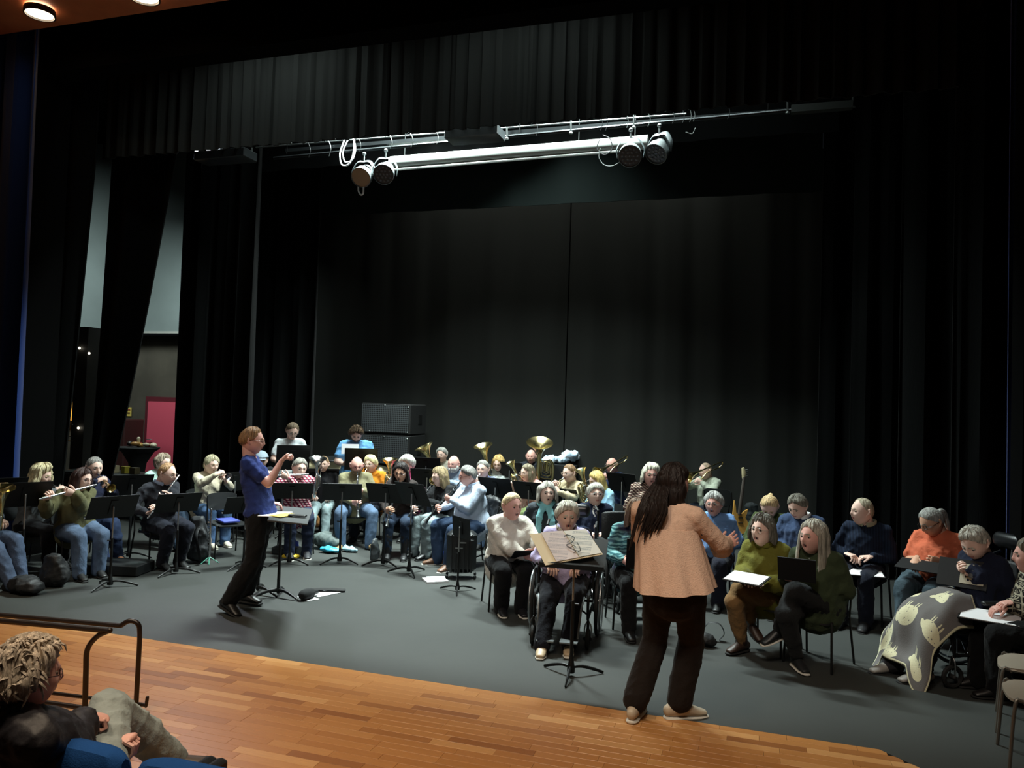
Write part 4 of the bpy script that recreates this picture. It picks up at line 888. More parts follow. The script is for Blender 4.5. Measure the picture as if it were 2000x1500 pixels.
p = S8 = person(d='grey-haired woman with glasses in blue sweater', h=(1394, 985), yaw=-8, hyaw=-12, op=1, hair=('wshort', '9d9d99'), top=C_('6f93c4'), leg=C_('1b1d29'), gl='9a9a9a', belly=.05, b=1.25, skin='pink')
p = S9 = person(d='woman with blonde ponytail looking down', h=(1503, 990), zh=1.06, yaw=-12, hyaw=-5, hp=38, lean=.2, hair=('ponytail', 'c6aa7e'), top=C_('3d4828'), leg=J('262c38'), arms='knees')
p = S10 = person(d='woman in olive turtleneck with leather boots', h=(1490, 1037), zh=1.06, yaw=-25, hyaw=-32, hp=-6, op=1, hs=1.15, hair=('bob', '5f5b52'), top=C_('666428'), collar='666428', leg=C_('7d5f3d'), gl='8a7a6a', shoes=('33221a', 1), legs='crossL', jk='slim', ankles={1: (G(1449, 1252, .10), relf(G(1449, 1252, .1), -40)), -1: (G(1466, 1215, .24), relf(G(1466, 1215, .24), 35)-Z*.4)}, b=1.3, wid=1.05, scale_w=1.45, wr=.012, lean=.12,
    arms=lambda q: {1: (W3(1462, 1130, q['Hc']+q['f']*.28), nrm(q['f']-q['R']*.9), -Z, None, .5), -1: (W3(1480, 1142, q['Hc']+q['f']*.28), nrm(q['f']+q['R']*.9), Z, None, .6)})
p = S11 = person(d='man in slate blue sweater with white collar', h=(1558, 990), yaw=-15, hyaw=-28, hp=24, sex='m', zh=1.12, hair=('short', '716d62'), top=C_('34435f'), collar='dfe1e3', leg=C_('15171d'), arms='clasp')
p = S12 = person(d='woman with long grey hair in dark green shirt', h=(1588, 1050), zh=1.07, yaw=-25, hyaw=-38, hp=-4, op=1, hs=1.17, hair=('long', 'a39d8f'), skin='pink', top=C_('38422e'), tname='shirt', leg=C_('1e1f20'), jk='slim', legs='crossL', ankles={1: (G(1557, 1283, .10), relf(G(1557, 1283, .1), 25)), -1: (G(1521, 1228, .30), relf(G(1521, 1228, .3), -60)-Z*.35)}, b=1.3, belly=.05, wid=1.05,
    arms=lambda q: {1: (W3(1532, 1128, q['Hc']+q['f']*.1), nrm(q['f']-q['R']*.5+Z*.2), Z-q['R']*.6, None, .8), -1: (W3(1585, 1125, q['Hc']+q['f']*.1), nrm(q['f']*.6+q['R']*.8+Z*.1), Z, None, .8)}, shoes=('1c1e20', 0, 1), wr=.009)
bt = MB()
for i in range(5): bt.add(ball(p['shc']*(1-i*.2)+p['pelv']*i*.2+p['f']*(.145+.03*math.sin(i*.8)+.02*i*.5), .0065, 6, 4))
bt.obj('buttons', mat('bone_button', '8c8c84'), p['P'])
p = S13 = person(d='balding man in ribbed navy sweater', h=(1684, 1000), zh=1.12, yaw=-12, hyaw=-58, hp=-3, sex='m', hair=('receding', 'a79d86'), top=pattern('rib_navy', 'rib', '1c2638', '141b2a', None, 12), collar='94927c', leg=C_('161a26'), arms='clasp', shoes=('1d1d1f', 0), hs=1.16, legs='sit')
p = S14 = person(d='man with grey ponytail and black glasses in coral t-shirt', h=(1820, 1020), zh=1.10, yaw=-18, hyaw=-48, hp=26, sex='m', hair=('ponytail', '9f9f9a'), skin='tan', top=C_('c8684a'), tname='tshirt', long=False, leg=J('4a5f6c'), gl='0c0c0c', b=1.35, belly=.05, hs=1.17,
    arms=lambda q: {1: (W3(1785, 1100, q['Hc']+q['f']*.2), nrm(q['f']-Z*.6), -Z, None, .7), -1: (W3(1822, 1095, q['Hc']+q['f']*.25), nrm(q['f']+q['R']*.5), q['R'], None, .9)})
p = S15 = person(d='elderly man in dark navy sweater under the sheep blanket', h=(1904, 1060), zh=1.09, yaw=-50, hyaw=-28, hp=32, sex='m', hair=('short', 'b3afa4'), top=C_('1b2032'), leg=C_('2c2c30'), lean=-.02, pz=.5, chair=False, legs='ext', hs=1.2, b=1.3, shoes=('8f8a84', 0),
    arms=lambda q: {1: (W3(1875, 1110, q['Hc']+q['f']*.15), nrm(q['f']+Z*.3), Z-q['R'], None, .9), -1: (W3(1905, 1160, q['Hc']+q['f']*.05), nrm(q['f']-Z*.1), -Z, None, .5)})
p = S16 = person(d='woman in black and white patterned cardigan', h=(2014, 1088), zh=1.06, yaw=-62, hyaw=-75, op=1, hair=('bob', '6c6456'), top=pattern('nordic', 'nordic', '1e1c1a', 'a39c88', None, 21), tname='cardigan', leg=C_('0c0c0d'), b=1.35, wid=1.1, lean=.1, skin='pink', hs=1.15, hem=.04,
    arms=lambda q: {1: (W3(1945, 1188, q['Hc']+q['f']*.28), nrm(q['f']-Z*.2), -Z, None, .5), -1: (W3(1962, 1178, q['Hc']+q['f']*.1), nrm(q['f']-Z*.2), -Z, None, .5)}, shoes=('161414', 0), vox=.015)
# --- conducting man
hc = G(492, 862, 1.66); pl = G(508, 1008, .93)
p = CON = person(d='man conducting in navy t-shirt and black jeans', h=(492, 862), zh=1.66, pz=.93, pel=pl, yaw=80, hyaw=78, hp=0, sex='m', skin='pink', hair=('short', '8b6743'), top=C_('2b3a74'), tname='tshirt', long=False, leg=C_('17181a'), gl='6a5040', legs='stand', chair=False, belly=.0, b=1.06, hem=-.07, jk='wide', nk=.03, nf=.05, hs=1.13, vox=.014, wr=.012, k=1.0,
    ankles={1: (G(448, 1172, .13), A(1, -.25, -.25)), -1: (G(478, 1160, .10), A(1, -.05, 0))},
    arms=lambda q: {1: (W3(572, 888, q['Hc']+q['f']*.28)-A(0, .1, 0), nrm(q['f']*.6+Z*.7), nrm(q['f']-Z*.3), nrm(-Z+q['f']*.3+q['R']*.3), 1.1), -1: (q['SH'][-1]+q['f']*.25-Z*.42, q['f'], -Z, None, .6)})
# --- singing leader
pl = G(1317, 1150, .90)
p = LEAD = person(d='woman leading the singers in peach sweater, seen from behind', h=(1316, 946), zh=1.585, pz=.90, pel=pl, yaw=158, hyaw=128, hp=0, sex='f', hair=('none', '1d1411'), top=mat('knit_peach', 'dab8a2', rough=.95, spec=.1, bump=.5, bscale=120, var=.05, vscale=40), leg=C_('1f1a18'), legs='stand', chair=False, b=1.18, hs=1.1, vox=.014, k=1.0, wr=.006, hem=-.13, jk='wide', nk=.02, ss=1.15, scale_w=1.45, shoes=('b9ab96', 0, 1), skin='pink', wid=1.2,
    ankles={1: (G(1326, 1372, .10), A(.75, .45, 0)), -1: (G(1240, 1372, .11), A(.1, 1, 0))},
    arms=lambda q: {1: (W3(1428, 1062, q['Hc'])+A(0, .12, 0), nrm(q['R']*.7+Z*.55+q['f']*.4), nrm(q['f']-q['R']*.3), nrm(q['R']*.7-Z*.6), .5), -1: (q['SH'][-1]+q['f']*.42-Z*.28+q['R']*.1, nrm(q['f']+q['R']*.4+Z*.3), -Z, nrm(-q['R']-Z*.4), .5)})
# leader's boxy sweater skirt and long hair
q = LEAD; off = A(*q['P']['_o']); N = q['N']; Rr, f_ = q['R'], q['f']
sk = MB(); nA_ = 72; rows = []; a_ = np.linspace(0, 2*PI, nA_, endpoint=False)
for i in range(13):
    t = i/12; zc = q['shc'][2]-.10-t*.40; c_ = q['shc']*(1-t)+q['pelv']*t; c_ = A(c_[0], c_[1], zc)
    ra = .215+.06*t; rb_ = .165+.055*t; fold = .013*t*np.sin(a_*7+1)+.009*t*np.sin(a_*12+2*t)
    rows.append(c_+np.outer(np.sin(a_)*(ra+fold), Rr)+np.outer(np.cos(a_)*(rb_+fold), f_)+np.outer(.03*t*np.sin(a_+.5), Z))
P_ = np.vstack(rows); F = []
Ni = len(P_); P2 = P_+0; 
for i in range(13):
    c_ = rows[i].mean(0); P2[i*nA_:(i+1)*nA_] = c_+(rows[i]-c_)*.94
for i in range(12):
    for j in range(nA_): k = (j+1) % nA_; F += [(i*nA_+j, (i+1)*nA_+j, (i+1)*nA_+k, i*nA_+k), (Ni+i*nA_+j, Ni+i*nA_+k, Ni+(i+1)*nA_+k, Ni+(i+1)*nA_+j)]
for j in range(nA_): k = (j+1) % nA_; F += [(12*nA_+j, Ni+12*nA_+j, Ni+12*nA_+k, 12*nA_+k), (j, k, Ni+k, Ni+j)]
sk.add((np.vstack([P_, P2]), F)).obj('sweater_body', MATS['knit_peach'], q['P'])
hb = MB(); hR, Hc, hs = q['hR'], q['Hc'], q['hs']
hairshell(hb, hR, Hc, hs, 0, smooth_az(44, 84, 96), .026, hang=lambda a: (.10+.06*max(0, -math.cos(a))) if math.cos(a) < .1 else 0, lump=.005, flare=.02, sid=3, nA=80)
def L(x, y, z): return Hc+hR@(A(x, y, z)*hs)
hb.add(ball(L(0, -.088, .065), A(.032, .026, .032)*hs, 12, 8, hR))
hb.obj('hair', hairmat('1d1411'), q['P'])
lk = MB(); rs = np.random.RandomState(4); bk = -f_
for i in range(38):
    u = rs.rand(); s0 = L(-.07+.13*u, -.085-.02*rs.rand(), -.0-.06*rs.rand()); ln = .08+.14*rs.rand()*(1.5-u)
    tgt = N+Rr*(-.13+.20*u)+bk*(.15+.02*rs.rand())-Z*(.04)
    end = tgt-Z*ln-Rr*(.03+.03*rs.rand())+bk*.03
    lk.add(loft(catmull([s0, (s0+tgt)/2+bk*.03, tgt, end], 4), [.016]*6+[.013]*3+[.010, .007, .005, .002], 5))
for i in range(12):
    u = rs.rand(); s0 = L(.075, -.03+.03*u, -.03); t1 = N+Rr*(.12+.02*u)+f_*.02-Z*.02+bk*.03; t2 = q['SH'][1]-Rr*.02+Z*.03+f_*.03+bk*.03*u; t3 = q['SH'][1]+Rr*.055-Z*.12+f_*.03*u
    lk.add(loft(catmull([s0, t1, t2, t3], 4), [.014]*8+[.011, .010, .008, .006, .003], 5))
lk.obj('loose_hair', hairmat('1d1411'), q['P'])
# ---------------------------------------------------------------- audience man and the blue seats
f0 = nrm(A(.30, .95, 0)); h0 = (55, 1322)
cams = relf(G(h0[0], h0[1], 1.06), 0); ang = math.degrees(math.atan2(cams[0]*f0[1]-cams[1]*f0[0], cams@f0))
p = AUD = person(d='white-haired man with glasses watching from the front row', h=h0, zh=1.06, pz=.46, lean=-.20, yaw=ang, hyaw=ang-12, sex='m', skin='pink', hair=('none', '8c7c6c'), top=mat('black_jacket', '1c1a20', rough=.6, bump=.3, bscale=30), tname='jacket', collar=mat('black_jacket', '1c1a20'), leg=J('aab8b6'), gl='3a2418', chair=False, b=1.25, k=1.02, vox=.013, wr=.012, hs=1.0, knees={1: G(214, 1388, .70)},
    ankles={1: (G(352, 1462, .33), nrm(A(1.0, .75, .25))), -1: (G(330, 1560, .10), A(.4, 1, 0))}, shoes=('4d433a', 0),
    arms=lambda q: {1: (G(200, 1402, .75), nrm(A(.5, .8, -.3)), -Z, nrm(q['R']-Z*.6), 1.1), -1: (G(252, 1442, .66), nrm(A(.9, .3, .25)), -Z, nrm(-Z), 1.0)})
hb = MB(); hairshell(hb, p['hR'], p['Hc'], p['hs'], 0, smooth_az(46, 98, 124), .032, lump=.010, sid=8, nA=110, edge=.6)
rs = np.random.RandomState(9)
for i in range(420):
    th = rs.rand()*1.8; az = rs.rand()*2*PI
    if math.cos(az) > .2 and th > .75: continue
    d = A(math.sin(th)*math.sin(az), math.sin(th)*math.cos(az), math.cos(th)); b0 = headpos(d[None])[0]+d*.020; t1 = nrm(np.cross(d, rs.randn(3)))
    pts = [p['Hc']+p['hR']@((b0+d*(.020*math.sin(s*2.4))+t1*.040*s-A(0, 0, .014*s*s))*p['hs']) for s in (0, .33, .66, 1)]
    hb.add(loft(pts, [.0045, .0055, .004, .0015], 4))
hb.obj('hair', hairmat('bfb2a2'), p['P'])
SB = mat('seat_fabric_blue', '1f4a86', rough=.9, spec=.1, bump=.2, bscale=200, var=.08)
sy = G(138, 1436, .86); seats = []
def seat(x, label, first=None):
    if first is None:
        P = empty('theatre_seat', (0, 0, 0), label, 'seat', 'blue theatre seats')
        n = 15; prof = []
        V_ = []; F = []
        b = MB()
        for i in range(n):
            u = i/(n-1)*2-1; w_ = .265*np.sign(u)*abs(u)**.75 if abs(u) < 1 else .265*u; th = .055*(1-abs(u)**6*.8); top = .86-.03*abs(u)**5
            col = [(w_, -.11, .30), (w_, -.05-th*1.0, .55), (w_, 0-th, top-.06), (w_, .01-th*.5, top-.012), (w_, .02, top), (w_, .03+th*.5, top-.012), (w_, .03+th, top-.06), (w_, .0+th, .55), (w_, -.04, .30)]
            V_ += col
        K = 9
        for i in range(n-1):
            for j in range(K): k2 = (j+1) % K; F.append((i*K+j, (i+1)*K+j, (i+1)*K+k2, i*K+k2))
        F += [tuple(range(K)), tuple(range((n-1)*K, n*K))[::-1]]
        V_ = [(a, -y_, z_) for a, y_, z_ in V_]
        b.add((V_, F)).obj('backrest', SB, P)
        MB().add(box((0, .30, .42), (.50, .46, .12), bev=.03)).obj('seat', SB, P)
        for q_ in (-1, 1): MB().add(box((q_*.275, .18, .33), (.05, .5, .66), bev=.012)).obj('armrest', BLKP, P)
        MB().add(box((0, .12, .12), (.4, .08, .34))).obj('base', BLKP, P); o = P
    else: o = copy_tree(first)
    o.location = (x, sy[1], 0); o['label'] = label; o['_o'] = [float(x), float(sy[1]), 0]; return o
s_ = seat(sy[0], 'blue theatre seat, middle one of the three at the corner')
seat(sy[0]-.60, 'blue theatre seat cut by the left picture edge', s_); seat(sy[0]+.60, 'blue theatre seat whose back barely rises over the bottom edge', s_)
# ---------------------------------------------------------------- steel barrier on the hall floor
RB = mat('barrier_brown_black', '1d1512', rough=.35, spec=.5)
a0 = G(-60, 1200, .62); a1 = G(235, 1224, .62); b0 = G(-60, 1212, .60); b1_ = G(212, 1240, .60)
yA = G(270, 1372, .06); yB = G(167, 1385, .06)
t = empty('barrier', (yA[0], yA[1], 0), 'dark steel tube barrier on the parquet beside the watching man', 'railing')
up = D(272, 1228, yA); up2 = D(256, 1213, yA)
MB().add(loft(catmull([D(236, 1222, yA), D(252, 1213, yA), D(268, 1217, yA), D(273, 1236, yA), D(270, 1300, yA), D(266, 1372, yA)], 6), .016, 10)).obj('end_hoop', RB, t)
MB().add(loft(catmull([D(215, 1231, yB), D(190, 1243, yB), D(171, 1268, yB), D(168, 1310, yB), D(166, 1385, yB)], 6), .017, 10)).obj('end_hoop', RB, t)
MB().add(loft([D(-80, 1194, yA), D(234, 1222, yA)], .016, 8)).obj('top_rail', RB, t)
MB().add(loft([D(-80, 1205, yB), D(214, 1232, yB)], .018, 8)).obj('top_rail', RB, t)
MB().add(loft([D(-80, 1330, yA), D(285, 1377, yA)], .013, 8)).add(loft([D(285, 1379, yA), D(288, 1362, yA)], .011, 8)).obj('bottom_rail', RB, t)
MB().add(loft([D(-80, 1348, yB), D(175, 1384, yB)], .016, 8)).obj('bottom_rail', RB, t)
for q_ in (D(236, 1221, yA), D(215, 1231, yB)): MB().add(ball(q_, .012, 8, 6)).obj('bolt', STEEL, t)
MB().add(loft([D(267, 1375, yA), G(268, 1393, 0)], .010, 8)).obj('foot', RB, t)
# ---------------------------------------------------------------- music stands
for bx, by, yw, what, tall, kw in (
    (40, 1140, 15, 'in front of the cornet player with the blonde bob', .94, {'tilt': -8}),
    (213, 1146, 22, 'in front of the olive blouse', .84, {'tilt': -6}),
    (250, 1090, 15, 'between the olive blouse and the black jacket, taller and further back', .91, {}),
    (342, 1120, 18, 'in front of the jacketed flautist', .81, {'tilt': -10}),
    (452, 1062, 50, 'beside the beige sweater, turned sideways', .87, {'tilt': 8}),
    (474, 1108, 20, 'half hidden behind the conducting man', .75, {}),
    (565, 1101, -2, 'in front of the plaid shirt', .90, {'tilt': -22}),
    (663, 1099, -2, 'in front of the bald man in khaki', .89, {'tilt': -18}),
    (749, 1104, -18, 'in front of the long dark hair', .90, {'tilt': -10}),
    (801, 1120, -45, 'with a white page edge, left of the brown bob', .95, {}),
    (625, 1045, 0, 'behind the plaid shirt under the silver baritone', .9, {'tilt': -20}),
    (896, 1155, -62, 'seen nearly edge-on at the knees of the man in pale blue shirt', .70, {'tilt': 16, 'sc': .85}),
    (566, 1048, 8, 'in front of the white t-shirt percussionist', 1.18, {'tilt': 5}),
    (699, 1048, 0, 'holding a sheet for the sky blue t-shirt', 1.17, {}),
    (828, 1035, -15, 'left of the white beard, higher', 1.03, {'tilt': -10}),
    (830, 1060, -12, 'under the white-haired woman in pink', .95, {'tilt': -5}),
    (964, 1092, -28, 'right of the pale blue shirt', .95, {'tilt': -8}),
    (992, 1040, -25, 'in front of the fair bob', 1.0, {}),
    (1030, 1085, -30, 'in front of the pink blouse', .89, {'tilt': -8}),
    (1098, 1075, -30, 'in front of the tan shirt', .78, {}),
    (1212, 1070, -30, 'in front of the navy trombone player', .97, {}),
    (-6, 1120, 15, 'cut by the left edge', .93, {})): stand(bx, by, yw, what, tall, **kw)
# ---------------------------------------------------------------- leader's stand with the open folder
o = stand(1114, 1322, 172, 'holding the open song folder in front of the wheelchair', .93, tilt=-30)
lsb = A(*o['_o'])
cC = D(1107, 1068, lsb+Z*0); 
def pageface(name, corners, m_, parent=None, th=.004):
    c = [np.asarray(x, float) for x in corners]; n_ = nrm(np.cross(c[1]-c[0], c[3]-c[0]))*th; V_ = c+[x+n_ for x in c]
    return MB().add((V_, [(3, 2, 1, 0), (4, 5, 6, 7), (0, 1, 5, 4), (1, 2, 6, 5), (2, 3, 7, 6), (3, 0, 4, 7)]))
# printed page: rows of grey lettering
def print_mat(key, paper, ink, rows=26, off=0.0):
    M_ = mat(key, paper, rough=.7); nt = M_.node_tree; b = nt.nodes['Principled BSDF']; L = nt.links.new; uv = nt.nodes.new('ShaderNodeTexCoord'); sp = nt.nodes.new('ShaderNodeSeparateXYZ'); L(uv.outputs['Generated'], sp.inputs[0])
    def mth(op, a, b_=0.0, c=None):
        x = nt.nodes.new('ShaderNodeMath'); x.operation = op
        for i, v in enumerate((a, b_)):
            if isinstance(v, (int, float)): x.inputs[i].default_value = v
            else: L(v, x.inputs[i])
        return x.outputs[0]
    r = mth('MULTIPLY', sp.outputs['Z'], rows); line = mth('LESS_THAN', mth('FRACT', r), .38)
    cm = nt.nodes.new('ShaderNodeCombineXYZ'); L(mth('MULTIPLY', sp.outputs['X'], 60), cm.inputs[0]); L(mth('FLOOR', r), cm.inputs[1])
    n = nt.nodes.new('ShaderNodeTexNoise'); n.inputs['Scale'].default_value = 1; L(cm.outputs[0], n.inputs['Vector']); w_ = mth('GREATER_THAN', n.outputs[0], .42)
    inx = mth('MULTIPLY', mth('GREATER_THAN', sp.outputs['X'], .22+off), mth('LESS_THAN', sp.outputs['X'], .74+off)); st_ = mth('GREATER_THAN', mth('FRACT', mth('MULTIPLY', r, .2)), .22)
    f = mth('MULTIPLY', mth('MULTIPLY', line, w_), mth('MULTIPLY', inx, mth('MULTIPLY', st_, mth('LESS_THAN', sp.outputs['Z'], .92))))
    mx = nt.nodes.new('ShaderNodeMix'); mx.data_type = 'RGBA'; mx.inputs[6].default_value = srgb(paper); mx.inputs[7].default_value = srgb(ink); L(f, mx.inputs[0]); L(mx.outputs[2], b.inputs['Base Color']); return M_
up_ = A(lsb[0], lsb[1], .9)
Q = lambda x, y, dz=0: D(x, y, up_+A(0, dz, 0))
t = empty('song_folder', Q(1107, 1066), 'open ring folder with song sheets on the front music stand', 'folder')
cA, cB, cD, cE = Q(1034, 1043, .10), Q(1145, 1034, .12), Q(1178, 1083, -.10), Q(1065, 1104, -.13)
mid_t = cA*.42+cB*.58; mid_b = cE*.42+cD*.58; n_ = nrm(np.cross(cB-cA, cE-cA)); n_ = n_ if n_@(CAM-cA) > 0 else -n_
pageface('c', [cA, mid_t, mid_b, cE], WHITE, th=.006).add(pageface('c', [mid_t, cB, cD, mid_b], WHITE, th=.006).__dict__ and (np.array([mid_t, cB, cD, mid_b, mid_t-n_*.006, cB-n_*.006, cD-n_*.006, mid_b-n_*.006]), [(3, 2, 1, 0), (4, 5, 6, 7), (0, 1, 5, 4), (1, 2, 6, 5), (2, 3, 7, 6), (3, 0, 4, 7)])).obj('cover', mat('folder_cream', 'e3d8b8', rough=.5), t, smooth=False)
def inset(a, b_, c, d, u0, u1, v0, v1, o_):
    f = lambda u, v: (a*(1-u)+b_*u)*(1-v)+(d*(1-u)+c*u)*v
    return [f(u0, v0)+n_*o_, f(u1, v0)+n_*o_, f(u1, v1)+n_*o_, f(u0, v1)+n_*o_]
pageface('p', inset(cA, cB, cD, cE, .20, .585, .0, .97, .010), WHITE).obj('page', print_mat('print_page_a', 'd9d2d3', '9b9aa6'), t, smooth=False)
pageface('p', inset(cA, cB, cD, cE, .60, .985, .01, .96, .010), WHITE).obj('page', print_mat('print_page_b', 'dfe2dc', '7d8f98'), t, smooth=False)
rg = MB()
for v in (.22, .42, .62, .8):
    a = inset(cA, cB, cD, cE, .55, .64, v, v+.01, .012)
    rg.add(loft(catmull([a[0], (a[0]+a[1])/2+n_*.022, a[1]], 5), .0022, 5))
rg.obj('ring', mat('dark_steel', '55575a', rough=.3, metal=1), t)
sq = MB(); a = inset(cA, cB, cD, cE, .5, .7, .2, .75, .016); rs = np.random.RandomState(2)
sq.add(loft(catmull([a[0]*.7+a[1]*.3, a[0]*.3+a[1]*.7, a[1]*.8+a[2]*.2, (a[0]+a[2])/2, a[3]*.6+a[0]*.4, a[3]*.5+a[2]*.5, a[2]*.9+a[3]*.1, a[2]*.5+a[1]*.5], 6), .0022, 5)); sq.obj('cable_loop', BLKP, t)
# ---------------------------------------------------------------- conductor's desk (two stands laid flat)
t = empty('conductor_desk', (*G(543, 1165)[:2], 0), 'flat black desk of the conducting man on two poles', 'desk')
g1 = G(543, 1166); g0 = G(503, 1160); tc_ = G(566, 1008, .98)
top = [G(522, 1018, .95), G(600, 1026, .95), G(611, 996, .95), G(540, 990, .95)]
pageface('d', top, BLK, th=.012).obj('desk', mat('desk_grey', '3c3f40', rough=.6), t)
for g_, tx in ((g1, 549), (g0, 527)):
    tp_ = A(g_[0], g_[1], .94)
    MB().add(loft([g_+Z*.05, tp_], [.018, .013], 8)).obj('pole', BLK, t)
    for a in (-.2, 1.95, 4.0):
        d = A(math.cos(a), math.sin(a), 0); MB().add(loft(catmull([g_+Z*.075, g_+d*.12+Z*.07, g_+d*.28+Z*.012], 3), [.022, .020, .018, .017, .016, .012, .010], 8)).obj('leg', BLK, t)
tt = A(top[0][0], top[0][1], .962)
for k_, (px, py, s_, m_, lb, rz) in enumerate(((538, 1004, (.24, .32), WHITE, 'white score sheets on the conducting desk', .3), (553, 1006, (.16, .22), mat('paper_yellow', 'd8c05a', rough=.7), 'yellow-edged booklet on the conducting desk', -.2))):
    c = G(px, py, .968+.004*k_); tag(MB().add(box((0, 0, 0), (s_[0], s_[1], .006), rotz(rz))).obj('sheet_music', m_, smooth=False, loc=(0, 0, 0)), lb, 'sheet music').location = c
c = G(580, 1007, .98); tag(MB().add(loft([(-.08, 0, 0), (.08, .02, 0)], [(.03, .012)]*2, 8, Z*0+A(0, 1, 0))).obj('glasses_case', BLKP, loc=(0, 0, 0)), 'black pouch on the right of the conducting desk', 'case').location = c
# ---------------------------------------------------------------- loose pages and folders
def sheet(px, py, z, w_, h_, rz, name, lb, m_=WHITE, th=.004, cat='sheet music', tilt=0, ref=None, group=None):
    c = G(px, py, z) if ref is None else D(px, py, ref); f_ = relf(c, 0); R_ = rotz(math.atan2(f_[1], f_[0])+PI/2+rz)@rotx(tilt)
    o = MB().add(box((0, 0, 0), (w_, h_, th), R_)).obj(name, m_, smooth=False, loc=(0, 0, 0)); o.location = c; o['_o'] = [float(v) for v in c]; return tag(o, lb, cat, group)
def folder(pi, px, py, w_, h_, tilt, rz, lb, off=.3, pages=True, m_=None):
    c = D(px, py, pi['Hc'])+pi['f']*off
    # keep on the pixel's ray
    c = D(px, py, c); f_ = relf(c, 0); R_ = rotz(math.atan2(f_[1], f_[0])+PI/2+rz)@rotx(tilt)
    t = empty('folder', c, lb, 'folder'); MB().add(box(c, (w_, h_, .008), R_)).obj('cover', m_ or mat('folder_black', '0d0d0e', rough=.6, spec=.3), t, smooth=False)
    if pages: MB().add(box(c+R_[:, 2]*.007, (w_*.93, h_*.93, .005), R_)).obj('pages', WHITE, t, smooth=False)
    return t, c, R_
R90 = math.radians
folder(S1, 1030, 1083, .30, .21, R90(150), .25, 'black folder tilted in the hands of the cream sweater', .30, pages=False)
folder(S6, 1250, 1082, .25, .30, R90(105), .1, 'black folder held upright by the teal patterned top', .34, pages=False)
folder(S10, 1458, 1130, .34, .22, R90(12), -.45, 'white song sheets on the lap of the olive turtleneck', .40)
folder(S12, 1556, 1113, .29, .21, R90(112), -.1, 'black folder held open by the woman with long grey hair', .36, pages=False)
folder(S13, 1690, 1120, .34, .22, R90(6), .15, 'open folder with white pages on the lap of the navy ribbed sweater', .34)
folder(S14, 1800, 1105, .42, .20, R90(20), -.35, 'black folder on the lap of the coral t-shirt', .32, pages=False)
t, c, R_ = folder(S15, 1880, 1120, .36, .24, R90(60), -.2, 'black folder with a gold round emblem label held over the blanket', .22, pages=False)
MB().add(box(c+R_[:, 2]*.007+R_[:, 0]*.07, (.17, .17, .002), R_)).obj('emblem_label', mat('label_cream', 'b5ae98'), t, smooth=False)
MB().add(lathe([(.0, .0), (.05, .0), (.05, .003), (0, .003)], 20, c+R_[:, 2]*.008+R_[:, 0]*.07, R_[:, 2])).obj('emblem', mat('emblem_gold', '6c5a30', rough=.5), t)
MB().add(lathe([(.0, .004), (.034, .004), (.034, .006), (0, .006)], 16, c+R_[:, 2]*.008+R_[:, 0]*.07, R_[:, 2])).obj('emblem_core', mat('emblem_dark', '2a2620', rough=.5), t)
folder(S16, 1935, 1205, .42, .26, R90(8), -.1, 'open folder with white sheet on the lap of the patterned cardigan', .34)
folder(S4, 1168, 1075, .24, .17, R90(8), 0, 'white booklet on the lap of the navy cardigan', .3)
folder(S11, 1535, 1085, .24, .18, R90(20), 0, 'small white booklet in the hands of the slate blue sweater', .3)
pc = [q for q in PEOPLE if 'sky blue t-shirt' in q['d']][0]
sheet(684, 877, 0, .27, .16, .05, 'sheet_music', 'white sheet standing on the stand of the sky blue t-shirt', tilt=R90(80), ref=pc['Hc']+pc['f']*.28)
sheet(806, 968, 0, .02, .30, -.3, 'sheet_music', 'white page edge on the stand by the brown bob', tilt=R90(70), ref=G(801, 1112, 0)+Z)
t = sheet(850, 1133, .012, .26, .24, .3, 'sheet_music', 'stack of white pages on the floor by the brown shoes', th=.02)
sheet(852, 1130, .026, .22, .22, .1, 'sheet_music', 'top page of the floor stack, slightly turned', th=.004)
# ---------------------------------------------------------------- microphone, strap, papers on the floor
sheet(632, 1158, .004, .22, .30, -.9, 'paper', 'white paper under the black strap on the floor', cat='paper')
sheet(602, 1168, .004, .14, .22, .5, 'paper', 'white paper under the black floor microphone', cat='paper')
g_ = G(597, 1172); t = empty('microphone', g_, 'black ball-headed microphone lying on the floor', 'microphone')
MB().add(loft([g_+A(-.01, -.03, .06), g_+A(.0, .02, .06), g_+A(.0, .09, .055)], [.052, .056, .05], 14)).obj('head', mat('mic_foam', '1c1d1e', rough=.9, bump=.6, bscale=300), t)
MB().add(loft([g_+A(.0, .10, .05), g_+A(.01, .2, .04)], [.03, .02], 10)).obj('handle', BLKP, t)
g_ = G(630, 1157); tag(MB().add(loft([(-.17, -.02, .012), (0, .03, .03), (.2, .12, .02)], [(.038, .012)]*3, 8, A(-.3, 1, 0))).obj('strap', mat('strap_black', '161616', rough=.8), loc=(0, 0, 0)), 'folded black strap lying across white paper', 'strap').location = g_
